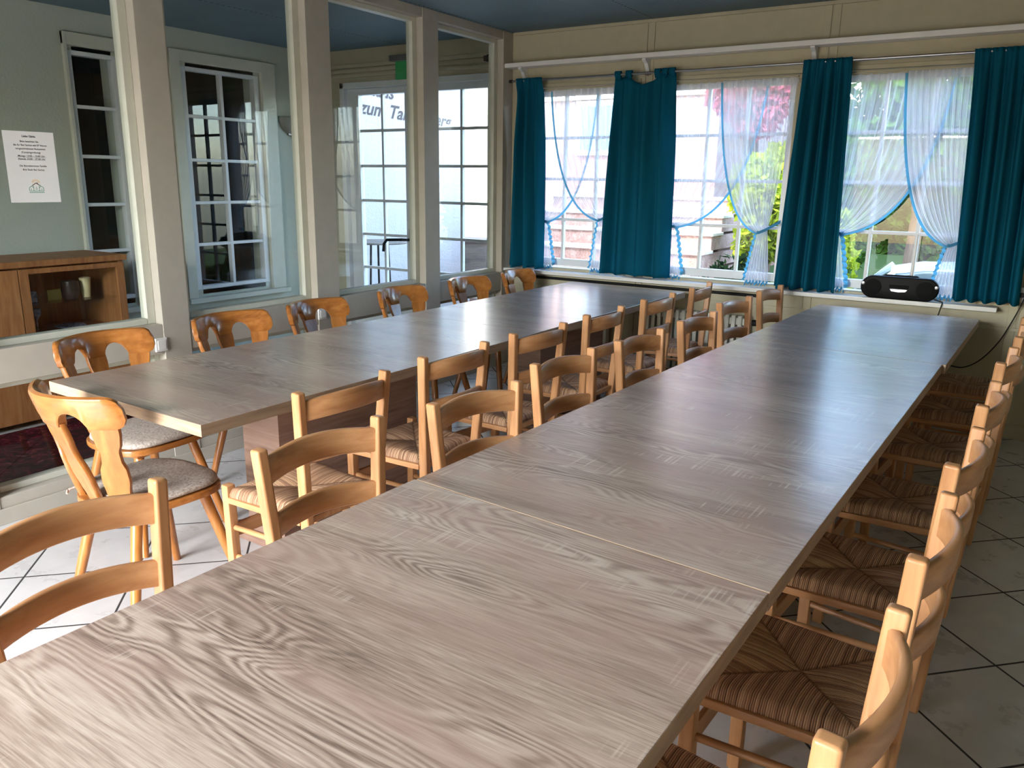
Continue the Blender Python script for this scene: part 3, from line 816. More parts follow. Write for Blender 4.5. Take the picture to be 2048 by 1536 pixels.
for i, t in enumerate(rowM):
    put_rush(t, 1, 'beech rush-seat chair on the aisle side of the right table row, %s from the camera' % ORD[i], 'rush chairs on the aisle side of the right table row')
rowR = [((-0.118, 0.88), (-0.094, 1.261)), ((-0.093, 1.462), (-0.076, 1.835)), ((-0.088, 2.046), (-0.057, 2.41)), ((-0.063, 2.677), (-0.044, 3.06)), ((-0.045, 3.40), (-0.012, 3.79)), ((-0.003, 4.072), (0.01, 4.44)), ((0.01, 4.70), (0.02, 5.07))]
for i, t in enumerate(rowR):
    put_rush(t, -1, 'beech rush-seat chair along the far right side of the right tables, %s from the camera' % ORD[i], 'rush chairs along the right side of the right table row')

# ------------------------------------------------------------------ honey-coloured tavern chair (faces +x)
def make_tavern_chair():
    e = empty('tavern_chair', (0, 0, 0))
    def outline(sc=1.0, n=40):
        o = []
        for k in range(n):
            a = 2 * math.pi * k / n
            ca, sa = math.cos(a), math.sin(a)
            x = math.copysign(abs(ca) ** 0.62, ca) * 0.205; y = math.copysign(abs(sa) ** 0.62, sa) * (0.205 + 0.02 * ca)
            o.append((x * sc, y * sc))
        return o
    MB().prism(outline(), lambda a, b: (a, b, 0.405), lambda a, b: (a, b, 0.430)).build('seat', M['honey_y'], e, bevel=0.006)
    m = MB()
    for s in (-1, 1): m.box(-0.15, 0.15, s * 0.12 - 0.03, s * 0.12 + 0.03, 0.385, 0.405)
    m.build('seat_batten', M['honey_y'], e, bevel=0.006)
    for (tx, ty, fx, fy) in ((-0.125, 0.12, -0.215, 0.185), (-0.125, -0.12, -0.215, -0.185), (0.125, 0.125, 0.215, 0.205), (0.125, -0.125, 0.215, -0.205)):
        MB().tube([(tx, ty, 0.395), ((tx + fx) / 2, (ty + fy) / 2, 0.2), (fx, fy, 0.0)], [0.0195, 0.0185, 0.0145], 16).build('leg', M['honey_z'], e, smooth=True, angle=60)
    # crest rail: curved in plan, arched underneath
    HW = 0.222
    def plan(y):
        q = (y / HW) ** 2
        return -0.300 + 0.110 * q
    rows = []; n = 60
    for i in range(n + 1):
        t = -1 + 2 * i / n
        y = t * HW
        x = plan(y)
        dx = 2 * 0.110 * y / HW ** 2
        tan = Vector((dx, 1, 0)).normalized(); nr = Vector((tan.y, -tan.x, 0))
        zt = 0.833; zb = 0.725
        r = abs(t)
        endr = max(0.0, (r - 0.86) / 0.14)
        cut = (1 - math.sqrt(max(0, 1 - min(1, endr) ** 2))) * 0.045
        zt -= cut * 0.8; zb += cut * 0.7
        for ac in (-0.084, 0.084):
            dd = abs(y - ac) / 0.044
            if dd < 1: zb = max(zb, 0.725 + 0.052 * math.sqrt(1 - dd * dd))
        th = 0.018 * (1 - 0.35 * endr)
        ring = []
        for (o, z) in ((-th * .8, zb), (th * .8, zb), (th, zb + .008), (th, zt - 0.016), (th * 0.75, zt - 0.005), (0, zt), (-th * 0.75, zt - 0.005), (-th, zt - 0.016), (-th, zb + .008)):
            lean = -0.25 * (z - 0.775)
            p = Vector((x + lean, y, z)) + nr * o
            ring.append(tuple(p))
        rows.append(ring)
    MB().strip(rows).build('crest_rail', M['honey_y'], e, smooth=True, angle=35)
    # three wavy splats
    prof = [(0.0, 0.024), (0.10, 0.030), (0.22, 0.038), (0.36, 0.044), (0.48, 0.042), (0.60, 0.031), (0.70, 0.030), (0.80, 0.039), (0.90, 0.043), (1.0, 0.043)]
    for (yb_, xb_, yt_) in ((-0.115, -0.165, -0.168), (0.0, -0.180, 0.0), (0.115, -0.165, 0.168)):
        B = Vector((xb_, yb_, 0.425)); T = Vector((plan(yt_) + 0.012, yt_, 0.735))
        nrm = Vector((1, -2 * 0.110 * yt_ / HW ** 2, 0)).normalized(); sd = Vector((-nrm.y, nrm.x, 0))
        rows = []
        K = 26
        for i in range(K + 1):
            t = i / K
            for j in range(len(prof) - 1):
                if prof[j][0] <= t <= prof[j + 1][0]:
                    q = (t - prof[j][0]) / (prof[j + 1][0] - prof[j][0]); q = q * q * (3 - 2 * q)
                    hw = prof[j][1] * (1 - q) + prof[j + 1][1] * q
            p = B.lerp(T, t)
            rows.append([tuple(p + sd * a + nrm * b) for a, b in ((-hw, -.007), (-hw + .002, -.010), (hw - .002, -.010), (hw, -.007), (hw, .007), (hw - .002, .010), (-hw + .002, .010), (-hw, .007))])
        MB().strip(rows).build('back_splat', M['honey_z'], e, smooth=True, angle=40)
    return e
def make_cushion():
    e = empty('seat_cushion', (0, 0, 0))
    n = 40; rows = []
    for (sc, z) in ((0.80, 0.0), (0.93, 0.002), (0.965, 0.010), (0.955, 0.018), (0.90, 0.026), (0.75, 0.031), (0.45, 0.034), (0.15, 0.035)):
        ring = []
        for k in range(n):
            a = 2 * math.pi * k / n; ca, sa = math.cos(a), math.sin(a)
            x = math.copysign(abs(ca) ** 0.66, ca) * 0.205 + 0.004; y = math.copysign(abs(sa) ** 0.66, sa) * (0.205 + 0.02 * ca)
            zz = z + 0.0015 * math.sin(5 * a + sc * 9)
            x = max(x * sc, -0.150 - 0.02 * (1 - abs(sa)))
            ring.append((x, y * sc, zz))
        rows.append(ring)
    MB().strip(rows).build('cushion_pad', M['cushion'], e, smooth=True, angle=70)
    for s in (-1, 1):
        m = MB(); m.tube([(-0.15, s * 0.165, 0.010), (-0.185, s * 0.170, 0.006), (-0.192, s * 0.172, -0.004)], 0.0045, 8)
        m.tube([(-0.19, s * 0.172, 0.004), (-0.2, s * 0.16, -0.002)], 0.004, 8)
        m.build('tie', M['cushion'], e, smooth=True)
    return e
tv = make_tavern_chair()
tv.location = (-2.50, 1.535, 0); tv.rotation_euler = (0, 0, R(90))
tag(tv, 'honey-coloured tavern chair at the near end of the left table, its back to the camera', 'chair', 'tavern chairs around the left table row')
cu = make_cushion(); cu.location = (-2.50, 1.535, 0.4305); cu.rotation_euler = (0, 0, R(90))
tag(cu, 'speckled grey cushion on the tavern chair at the table end', 'cushion', 'seat cushions on the tavern chairs')
tav = [(-3.045, 1.88, 3), (-3.05, 2.52, -2), (-3.04, 3.09, 1), (-3.04, 3.795, 0), (-3.03, 4.48, -2), (-3.02, 5.11, 2)]
for i, (x, y, a) in enumerate(tav):
    c = copy_tree(tv); c.location = (x, y, 0); c.rotation_euler = (0, 0, R(a))
    tag(c, 'honey-coloured tavern chair between the left table row and the partition, %s from the camera' % ORD[i], 'chair', 'tavern chairs around the left table row')
    if i == 0:
        c2 = cu.copy(); COL.objects.link(c2); pad = [k for k in cu.children if k.name.startswith('cushion_pad')][0].copy(); COL.objects.link(pad); pad.parent = c2; c2.location = (x, y, 0.4305); c2.rotation_euler = (0, 0, R(a))
        tag(c2, 'speckled grey cushion on the first tavern chair by the partition', 'cushion', 'seat cushions on the tavern chairs')

# ------------------------------------------------------------------ curtains
YR = 5.475
rod = empty('curtain_rod', (0, 0, 0), 0, 'long thin metal rod carrying the teal curtains over the windows', 'curtain rod')
MB().tube([(-3.56, YR, 2.222), (0.25, YR, 2.222)], 0.008, 14).build('rod', M['steel'], rod, smooth=True)
MB().tube([(-3.575, YR, 2.222), (-3.55, YR, 2.222)], 0.012, 14).build('end_cap', M['blackmatte'], rod, smooth=True)
for bx in (-3.49, -2.47, -1.27, -0.20):
    m = MB(); m.tube([(bx, W, 2.222), (bx, YR, 2.222)], 0.006, 10); m.lathe([(0.02, 0), (0.02, 0.006), (0.012, 0.008)], (bx, W - 0.01, 2.222))
    m.build('rod_bracket', M['steel'], rod, smooth=True)

def teal_curtain(label, xt0, xt1, xb0, xb1, folds, seed, zb=0.815, tabs=None, dip=None):
    e = empty('curtain', ((xt0 + xt1) / 2, YR, zb), 0, label, 'curtain', 'teal tab-top curtains at the garden windows')
    ox, oy, oz = e.location
    rnd = random.Random(seed)
    ph = rnd.random() * 6
    amps = [rnd.uniform(0.6, 1.15) for _ in range(40)]
    zt = 2.205 if tabs else 2.238
    pin = 0.0 if tabs else 1.0
    def fn(u, v):
        t = v
        w0 = xt0 + (xt1 - xt0) * u; w1 = xb0 + (xb1 - xb0) * u
        warp = 0.03 * math.sin(2 * math.pi * u * folds + ph) * 0.4
        x = w0 + (w1 - w0) * (t ** 0.8) + warp * (0.4 + 0.6 * t) * (xt1 - xt0)
        k = u * folds
        amp = amps[int(k) % 40] * (1 - (k % 1)) + amps[(int(k) + 1) % 40] * (k % 1)
        a = (0.012 + 0.018 * min(1, t * 3)) * amp
        a *= 1 - 0.75 * pin * max(0, 1 - t * 14)
        y = -0.017 * pin * max(0, 1 - t * 10) + a * 1.7 * math.sin(2 * math.pi * k + ph + 0.5 * math.sin(3 * t + seed)) + 0.006 * math.sin(2 * math.pi * k * 2.3 + seed + 2 * t)
        z = zt + (zb - zt) * t + 0.006 * math.sin(2 * math.pi * k + 1.0) * t
        if dip and dip[0] < u < dip[1]:
            q = (u - dip[0]) / (dip[1] - dip[0]); z -= dip[2] * math.sin(math.pi * q) ** 0.6 * (1 - t) ** 8
        return (x - ox, y, z - oz)
    MB().grid(fn, int(folds * 14), 40).build('curtain_cloth', M['teal'], e, smooth=True, angle=180, solid=0.003)
    nt_ = tabs or []
    for u in nt_:
        xx = xt0 + (xt1 - xt0) * u - ox
        p0 = fn(u, 0.0)
        m = MB(); rows = []
        for (dy, dz) in ((p0[1], -0.03), (-0.0135, 0.005), (-0.0135, 0.017), (-0.006, 0.0285), (0.006, 0.0285), (0.0135, 0.017), (0.0135, 0.005), (p0[1], -0.03)):
            rows.append((dy, dz))
        hw = 0.023
        zz = 2.222 - oz - 0.005
        def tf(a, b):
            k = min(len(rows) - 1.0001, b * (len(rows) - 1)); i0 = int(k); q = k - i0
            dy = rows[i0][0] * (1 - q) + rows[i0 + 1][0] * q; dz = rows[i0][1] * (1 - q) + rows[i0 + 1][1] * q
            return (xx + (a * 2 - 1) * hw, dy, zz + dz)
        m.grid(tf, 2, 21).build('tab', M['teal'], e, smooth=True, angle=180, solid=0.002)
    return e
teal_curtain('teal curtain at the left end next to the partition', -3.515, -3.285, -3.575, -3.25, 3.0, 1)
teal_curtain('teal curtain between the first and middle windows, two tabs slipped off', -2.68, -2.23, -2.715, -2.205, 3.3, 2, tabs=[0.05, 0.24, 0.72, 0.84, 0.95], dip=(0.28, 0.70, 0.055))
teal_curtain('teal curtain between the middle window and the radio window', -1.38, -1.092, -1.452, -1.044, 4.6, 3)
teal_curtain('teal curtain at the right end beside the wall socket', -0.448, -0.09, -0.385, -0.035, 4.8, 4, zb=0.825)

# sheer tie-back panels
rail = empty('curtain_rail', (0, 0, 0), 0, 'slim cream rail above the garden windows holding the sheers', 'curtain rail')
for c in WC: MB().box(c - 0.47, c + 0.47, 5.545, 5.560, 2.152, 2.164).build('rail_profile', M['wall'], rail, bevel=0.002)
def sheer_panel(label, xo, xi, xt, zt, y, seed, zb=0.835, wt=0.06, folds=11, flare=0.16, side=1):
    e = empty('sheer_curtain', (xt, y, zb), 0, label, 'curtain', 'white tie-back sheers in the garden windows')
    ox, oy, oz = e.location
    rnd = random.Random(seed); ph = rnd.random() * 6
    ztop = 2.138
    def path(s, t):
        """s 0 outer .. 1 inner; t 0 top .. 1 tie"""
        x0 = xo + (xi - xo) * s
        x2 = xt + (xi - xo) / abs(xi - xo) * (s - 0.5) * wt
        zc = zt + (0.55 * (1 - s) + 0.06 * s) * (ztop - zt)
        xc = x0 + (x2 - x0) * (0.15 + 0.10 * (1 - s))
        z2 = zt - 0.012 * s
        a, b, c = (1 - t) ** 2, 2 * t * (1 - t), t * t
        return a * x0 + b * xc + c * x2, a * ztop + b * zc + c * z2
    def fn(u, v):
        s = u; t = v
        x, z = path(s, t)
        k = s * folds * 2 * math.pi
        amp = 0.011 * (1 - 0.35 * t)
        pinch = 1 - 0.7 * math.exp(-t * 14)
        yy = amp * pinch * (math.sin(k + ph) + 0.4 * math.sin(k * 2.17 + seed))
        return (x - ox, yy - 0.006 * t * (s), z - oz)
    MB().grid(fn, folds * 10, 44).build('sheer_cloth', M['sheer'], e, smooth=True, angle=180)
    # gathered heading band
    def head(u, v):
        x = xo + (xi - xo) * u; k = u * folds * 2 * math.pi
        return (x - ox, 0.006 * math.sin(k + ph) - 0.0015, ztop + 0.012 - 0.045 * v - oz)
    MB().grid(head, folds * 8, 3).build('heading_tape', M['sheer'], e, smooth=True, angle=180)
    dirn = (xi - xo) / abs(xi - xo)
    def tail(u, v):
        w = wt + (flare - wt) * (v ** 0.8)
        x = xt + dirn * ((u - 0.5) * w + 0.015 * v)
        k = u * 7 * 2 * math.pi
        yy = 0.010 * math.sin(k + ph)
        z = zt + (zb - zt) * v + 0.010 * math.sin(k) * v
        return (x - ox, yy, z - oz)
    MB().grid(tail, 70, 22).build('sheer_tail', M['sheer'], e, smooth=True, angle=180)
    # turquoise edging along the free edge, frilled below the tie
    def trim(u, v):
        x, z = path(1.0, v); p = fn(1.0, v)
        x2, z2 = path(1.0, min(1, v + 0.01)); x1, z1 = path(1.0, max(0, v - 0.01))
        tx, tz = x2 - x1, z2 - z1; l = math.hypot(tx, tz) or 1
        nx, nz = -tz / l * dirn, tx / l * dirn
        return (p[0] + nx * (u - 0.3) * 0.016, p[1] - 0.003, p[2] + nz * (u - 0.3) * 0.016)
    MB().grid(trim, 2, 50).build('edge_trim', M['trim'], e, smooth=True, angle=180)
    def frill(u, v):
        p = tail(1.0, v)
        k = v * 9 * 2 * math.pi
        return (p[0] + dirn * u * 0.022 + 0.004 * math.sin(k), p[1] - 0.004 + 0.010 * u * math.sin(k), p[2] + 0.007 * u * math.cos(k))
    m = MB(); m.grid(frill, 2, 90)
    def hem(u, v):
        p = tail(u, 1.0); k = u * 10 * 2 * math.pi
        return (p[0], p[1] - 0.004 + 0.010 * v * math.sin(k), p[2] - 0.020 * v + 0.004 * math.sin(k))
    m.grid(hem, 90, 2)
    m.build('frill', M['trim'], e, smooth=True, angle=180)
    # tie band
    m = MB(); rows = []
    x_out = xt - dirn * 0.115
    pts = [(xt + dirn * wt * 0.62, -0.004, zt - 0.008), (xt + dirn * wt * 0.3, -0.020, zt - 0.008), (xt - dirn * wt * 0.4, -0.018, zt + 0.012), (x_out, 0.0, zt + 0.07)]
    for i, (a, b, c) in enumerate(pts): rows.append([(a - ox, b - 0.0015, c - 0.010 - oz), (a - ox, b + 0.0015, c - 0.010 - oz), (a - ox, b + 0.0015, c + 0.010 - oz), (a - ox, b - 0.0015, c + 0.010 - oz)])
    m.strip(rows).build('tieback', M['trim'], e, smooth=True, angle=50)
    return e
YA, YBk = 5.541, 5.567
sheer_panel('left sheer of the first window, swept towards the partition', -3.42, -2.86, -3.305, 1.185, YBk, 11)
sheer_panel('right sheer of the first window, swept to the second teal curtain', -2.62, -3.232, -2.765, 1.215, YA, 12)
sheer_panel('left sheer of the middle window, swept left', -2.285, -1.62, -2.235, 1.19, YBk, 13)
sheer_panel('right sheer of the middle window, tied beside the third teal curtain', -1.425, -1.915, -1.565, 1.175, YA, 14)
sheer_panel('left sheer of the radio window, swept left', -1.16, -0.53, -1.105, 1.19, YBk, 15)
sheer_panel('right sheer of the radio window, tied behind the last teal curtain', -0.40, -0.79, -0.415, 1.148, YA, 16)

# ------------------------------------------------------------------ radio, sockets, cables
rd = empty('radio', (-0.675, 5.499, 0.8005), R(0), 'black rounded portable radio standing on the window sill', 'radio')
rd.scale = (1, 0.66, 1)
def sup(w, h, n=36, k=2.6):
    o = []
    for i in range(n):
        a = 2 * math.pi * i / n; ca, sa = math.cos(a), math.sin(a)
        o.append((math.copysign(abs(ca) ** (2 / k), ca) * w, math.copysign(abs(sa) ** (2 / k), sa) * h))
    return o
def capsule(w, h, n=14):
    o = []; rr = h
    for i in range(n + 1):
        a = -math.pi / 2 + math.pi * i / n; o.append((w - rr + rr * math.cos(a), rr * math.sin(a)))
    for i in range(n + 1):
        a = math.pi / 2 + math.pi * i / n; o.append((-w + rr + rr * math.cos(a), rr * math.sin(a)))
    return o
rows = []
for (yy, sc) in ((-0.052, 0.90), (-0.050, 0.95), (-0.042, 0.99), (0.0, 1.0), (0.040, 0.97), (0.046, 0.88)):
    rows.append([(a * (1 - (1 - sc) * 0.3), yy, 0.070 + b * sc) for a, b in capsule(0.222, 0.070)])
MB().strip(rows).build('casing', M['black'], rd, smooth=True, angle=50)
for s in (-1, 1):
    m = MB(); m.lathe([(0.05, 0), (0.05, 0.003), (0.044, 0.005), (0.02, 0.003)], (0, 0, 0))
    o = m.build('speaker_grille', M['dotmetal'], rd, smooth=True); o.rotation_euler = (R(90), 0, 0); o.location = (s * 0.148, -0.0515, 0.070)
MB().box(-0.055, 0.055, -0.058, -0.050, 0.070, 0.090).build('display', M['dotmetal'], rd, bevel=0.002)
m = MB()
m.prism([(-0.05, 0.012), (0.05, 0.012), (0.04, -0.002), (0.0, -0.006), (-0.04, -0.002)], lambda a, b: (a, -0.053, 0.052 + b), lambda a, b: (a, -0.059, 0.052 + b))
m.build('control_strip', M['silver'], rd, bevel=0.001)
for s in (-1, 1):
    o = MB().lathe([(0.010, 0), (0.010, 0.008), (0.006, 0.010)], (0, 0, 0)).build('knob', M['silver'], rd, smooth=True); o.rotation_euler = (R(90), 0, 0); o.location = (s * 0.207, -0.050, 0.09)
m = MB(); m.tube([(-0.10, 0.01, 0.136), (-0.09, 0.01, 0.143), (0.09, 0.01, 0.143), (0.10, 0.01, 0.136)], 0.006)
m.build('handle', M['black'], rd, smooth=True)
MB().tube([(0.06, 0.035, 0.138), (0.062, 0.036, 0.40)], 0.0018, 6).build('antenna', M['steel'], rd)

def cable(label, pts, name='power_cable', r=0.0035):
    P = [Vector(p) for p in pts]; out = []
    for i in range(len(P) - 1):
        p0 = P[max(i - 1, 0)]; p1 = P[i]; p2 = P[i + 1]; p3 = P[min(i + 2, len(P) - 1)]
        for k in range(8):
            t = k / 8
            out.append(0.5 * ((2 * p1) + (p2 - p0) * t + (2 * p0 - 5 * p1 + 4 * p2 - p3) * t * t + (3 * p1 - p0 - 3 * p2 + p3) * t ** 3))
    out.append(P[-1])
    o = MB().tube(out, r, 8).build(name, M['blackmatte'], None, smooth=True)
    return tag(o, label, 'cable')
cable('black radio cable hanging over the front edge of the sill', [(-0.475, 5.53, 0.81), (-0.440, 5.49, 0.807), (-0.425, 5.458, 0.805), (-0.43, 5.452, 0.77), (-0.445, 5.452, 0.68), (-0.46, 5.455, 0.55), (-0.46, 5.5, 0.45)])
so = empty('wall_socket', (-0.03, W - 0.009, 0.875), 0, 'white wall socket with a black plug right of the curtains', 'socket')
MB().box(-0.045, 0.045, -0.012, 0.0, -0.045, 0.045).build('socket_plate', M['sill'], so, bevel=0.004)
MB().box(-0.03, 0.05, -0.045, -0.012, -0.012, 0.014).build('plug', M['blackmatte'], so, bevel=0.006)
cable('black cable drooping from the wall socket to the right table end', [(-0.01, W - 0.05, 0.865), (-0.04, W - 0.05, 0.76), (-0.10, W - 0.06, 0.60), (-0.18, W - 0.08, 0.48), (-0.26, W - 0.10, 0.425), (-0.34, W - 0.12, 0.43), (-0.44, W - 0.14, 0.46)])
# light switches on the partition posts
for i, (y, z) in enumerate(((2.362, 0.665), (3.46, 0.68))):
    s_ = empty('light_switch', (L + 0.0, y, z), 0, ['white switch on the partition beside the first tavern chair', 'white switch on the partition behind the third tavern chair'][i], 'switch', 'white switches on the partition')
    MB().box(-0.004, 0.010, -0.032, 0.032, -0.034, 0.034).build('switch_plate', M['sill'], s_, bevel=0.003)
    MB().box(0.010, 0.014, -0.022, 0.022, -0.024, 0.024).build('rocker', M['sill'], s_, bevel=0.002)

# radiators under the sill
def radiator(label, x0, x1):
    e = empty('radiator', ((x0 + x1) / 2, W - 0.013, 0.10), 0, label, 'radiator', 'ribbed radiators under the sill')
    w = x1 - x0; n = int(w / 0.045)
    m = MB()
    for i in range(n):
        xx = -w / 2 + (i + .5) * w / n
        m.box(xx - 0.016, xx + 0.016, -0.095, -0.03, 0.0, 0.50)
    m.build('ribs', M['radiator'], e, bevel=0.010)
    MB().box(-w / 2, w / 2, -0.075, -0.05, 0.02, 0.07).box(-w / 2, w / 2, -0.075, -0.05, 0.43, 0.48).build('manifold', M['radiator'], e, bevel=0.008)
    MB().lathe([(0.018, 0), (0.022, 0.015), (0.020, 0.05), (0.012, 0.055)], (0, 0, 0)).build('valve', M['blackmatte'], e, smooth=True)
    v = e.children[-1]; v.rotation_euler = (0, R(90), 0); v.location = (w / 2 + 0.005, -0.062, 0.455)
    m = MB()
    for s in (-1, 1):
        m.box(s * w * 0.35 - 0.01, s * w * 0.35 + 0.01, -0.05, 0.0, -0.10, 0.03)
        m.box(s * w * 0.35 - 0.01, s * w * 0.35 + 0.01, -0.05, 0.0, 0.4, 0.44)
    m.build('support', M['radiator'], e, bevel=0.002)
    return e
radiator('ribbed white radiator under the middle window', -2.36, -1.58)
radiator('ribbed white radiator under the first window by the partition', -3.40, -2.66)
pp = MB().tube([(-3.55, W - 0.0125, 0.735), (-1.45, W - 0.0125, 0.735)], 0.011, 12)
tag(pp.build('heating_pipe', M['blackmatte'], smooth=True), 'thin dark pipe along the wall just under the sill', 'pipe')

# ------------------------------------------------------------------ outside
def gz(x, y):
    k = max(0, min(1, (y - 7.5) / 3.0)); q = max(0, min(1, (x + 2.6) / 1.5))
    return -0.06 - 0.85 * (k * k * (3 - 2 * k)) * (q * q * (3 - 2 * q))
M['ground'] = plaster('pale_gravel', lin(176, 170, 160), 60, 0.6)
def groundmat():
    t = NT('yard_ground')
    tc = t.new('ShaderNodeTexCoord'); sep = t.new('ShaderNodeSeparateXYZ'); t.link(tc.outputs['Object'], sep.inputs[0])
    n = t.noise(t.coords(), 30, 4, 0.6)
    asp = t.ramp(n, [(0.3, lin(66, 66, 70)), (0.7, lin(92, 92, 96))]); pave = t.ramp(n, [(0.3, lin(130, 126, 120)), (0.7, lin(150, 146, 138))])
    grass = t.ramp(n, [(0.3, lin(36, 58, 22)), (0.7, lin(66, 92, 40))])
    k = t.math('GREATER_THAN', sep.outputs[0], -2.4)
    c = t.mix(k, pave, asp)
    lawn = t.math('MULTIPLY', t.math('GREATER_THAN', sep.outputs[1], 9.3), t.math('LESS_THAN', sep.outputs[0], -2.6))
    c = t.mix(t.math('MULTIPLY', lawn, t.math('GREATER_THAN', sep.outputs[0], -6.0)), c, grass)
    c = t.mix(t.math('GREATER_THAN', sep.outputs[1], 13.5), c, grass)
    return t.set(c, 0.9, 0.2)
M['yard'] = groundmat()
m = MB(); m.grid(lambda u, v: (-22 + 34 * u, W + 0.16 + 24 * v, gz(-22 + 34 * u, W + 0.16 + 24 * v)), 68, 60)
tag(m.build('ground', M['yard'], smooth=True, angle=180), 'paved yard and asphalt drive outside the windows', 'ground', kind=S)
tag(MB().box(-12, 8, YB - 12, YB - 0.2, -0.3, -0.1).build('terrace', M['ground']), 'pale terrace behind the photographer', 'terrace', kind=S)

# stone steps
def graniteMat():
    t = NT('pink_granite')
    n = t.noise(t.coords(), 45, 5, 0.75); n2 = t.noise(t.coords(), 8, 3)
    c = t.ramp(t.math('ADD', t.math('MULTIPLY', n, 0.6), t.math('MULTIPLY', n2, 0.4)), [(0.35, lin(130, 100, 92)), (0.5, lin(168, 138, 128)), (0.65, lin(192, 170, 158))])
    return t.set(c, 0.85, 0.2)
M['granite'] = graniteMat()
M['tread'] = plain('sunlit_tread_pale_band', lin(216, 208, 198), 0.8, 0.2)  # sunlight on the treads is in this pale colour; the house band shares it
st = empty('garden_steps', (-4.3, 6.9, -0.06), 0, 'broad pink granite garden steps with treads coloured pale for sunlight outside the first window', 'steps')
for i in range(8):
    y0 = i * 0.30; z = 0.13 + i * 0.18
    MB().box(-0.9, 1.40, y0, 3.2, z - 0.18, z - 0.03).build('riser', M['granite'], st)
    MB().box(-0.92, 1.42, y0 - 0.025, y0 + 0.32, z - 0.03, z).build('tread', M['tread'], st, bevel=0.004)

def leaves(n, shape, size, seed, tri=False):
    rnd = random.Random(seed); m = MB()
    for _ in range(n):
        p = shape(rnd); s = size * rnd.uniform(0.6, 1.3)
        a = Vector((rnd.gauss(0, 1), rnd.gauss(0, 1), rnd.gauss(0, 1))).normalized(); b = a.orthogonal().normalized()
        b = Matrix.Rotation(rnd.random() * 6.28, 3, a) @ b
        p = Vector(p)
        m.add([p - a * s, p + b * s * 0.45 - a * s * 0.1, p + a * s, p - b * s * 0.45 - a * s * 0.1], [(0, 1, 2, 3)])
    return m
def blob(c, r, lumps=9, seed=0):
    rnd = random.Random(seed); L_ = []
    for _ in range(lumps):
        v = Vector((rnd.gauss(0, 1), rnd.gauss(0, 1), rnd.gauss(0, 1))).normalized() * rnd.uniform(0.2, 0.65)
        L_.append((Vector((v.x * r[0], v.y * r[1], v.z * r[2])), rnd.uniform(0.35, 0.6)))
    def shape(q):
        o, k = q.choice(L_)
        v = Vector((q.gauss(0, 1), q.gauss(0, 1), q.gauss(0, 1))).normalized() * q.uniform(0.75, 1.0) * k
        return (o.x + v.x * r[0], o.y + v.y * r[1], max(-c[2] + 0.0, o.z + v.z * r[2]) if False else o.z + v.z * r[2])
    return shape
M['leaf_yellow'] = leafmat('yellow_green_leaves', lin(112, 136, 26), lin(160, 172, 60))
M['leaf_green'] = leafmat('green_leaves', lin(40, 74, 26), lin(84, 118, 50))
M['leaf_dark'] = leafmat('dark_leaves', lin(20, 38, 22), lin(48, 70, 42), 0.2)
M['leaf_red'] = leafmat('purple_leaves', lin(130, 60, 76), lin(190, 110, 126))
M['bark'] = wood('bark', lin(50, 40, 32), lin(80, 66, 54), lin(100, 86, 70), 'z', 0.9)
def shrub(label, c, r, mat, n, size, seed, stem=True, name='shrub'):
    g = gz(c[0], c[1]) if True else 0
    e = empty(name, (c[0], c[1], g), 0, label, 'shrub' if name == 'shrub' else 'tree')
    sh_ = blob(c, r, 10, seed)
    leaves(n, lambda q: Vector(sh_(q)) + Vector((0, 0, c[2] - g)), size, seed).build('foliage', mat, e)
    m = MB(); rnd = random.Random(seed + 5)
    if name == 'tree':
        m.tube([(0, 0, 0), (0.05, 0, (c[2] - g) * 0.6), (0, 0.05, c[2] - g)], [0.12, 0.09, 0.05], 10)
    for k in range(6):
        a = rnd.random() * 6.28
        m.tube([(0.03 * math.cos(a), 0.03 * math.sin(a), 0 if name == 'shrub' else (c[2] - g) * 0.6), (r[0] * .35 * math.cos(a), r[1] * .35 * math.sin(a), (c[2] - g)), (r[0] * .6 * math.cos(a), r[1] * .6 * math.sin(a), c[2] - g + r[2] * 0.4)], [0.02, 0.014, 0.006], 6)
    m.build('trunk' if name == 'tree' else 'stems', M['bark'], e, smooth=True)
    return e
shrub('yellow-green shrub right of the garden steps, seen through the middle window', (-2.46, 8.6, 1.08), (0.44, 0.45, 0.66), M['leaf_yellow'], 2600, 0.055, 21)
shrub('low dark green shrub at the foot of the garden steps', (-2.32, 7.5, 0.48), (0.42, 0.30, 0.36), M['leaf_dark'], 1800, 0.05, 22)
shrub('pale green plant low in front of the dark shrub', (-2.38, 6.9, 0.2), (0.36, 0.22, 0.22), M['leaf_green'], 900, 0.05, 23)
shrub('yellow-green shrub at the left of the radio window', (-1.95, 9.6, 0.80), (0.34, 0.4, 0.62), M['leaf_yellow'], 2600, 0.055, 24)
shrub('dark shrub beside the asphalt drive', (-1.42, 8.3, 0.15), (0.30, 0.35, 0.42), M['leaf_dark'], 1700, 0.05, 25)
shrub('leafy green tree behind the radio window', (-1.6, 13.6, 2.3), (1.3, 1.0, 1.9), M['leaf_green'], 7000, 0.10, 26, name='tree')
shrub('yellow-green tree above the parked car', (1.3, 15.2, 2.2), (1.6, 1.2, 2.0), M['leaf_yellow'], 7000, 0.10, 27, name='tree')
shrub('dark green tree behind the parked car', (-0.3, 17.2, 2.6), (2.0, 1.2, 2.6), M['leaf_green'], 9000, 0.13, 33, name='tree')
shrub('purple-leaved tree above the middle window shrubs', (-3.6, 11.75, 2.75), (0.72, 0.5, 0.8), M['leaf_red'], 4200, 0.07, 28, name='tree')
shrub('yellow-green bush in front of the purple tree', (-2.95, 10.7, 1.35), (0.5, 0.42, 0.85), M['leaf_yellow'], 3000, 0.07, 29)
shrub('tall green bush behind the yellow-green ones beside the salmon house', (-2.3, 12.2, 1.2), (0.5, 0.45, 1.2), M['leaf_green'], 3200, 0.07, 30)

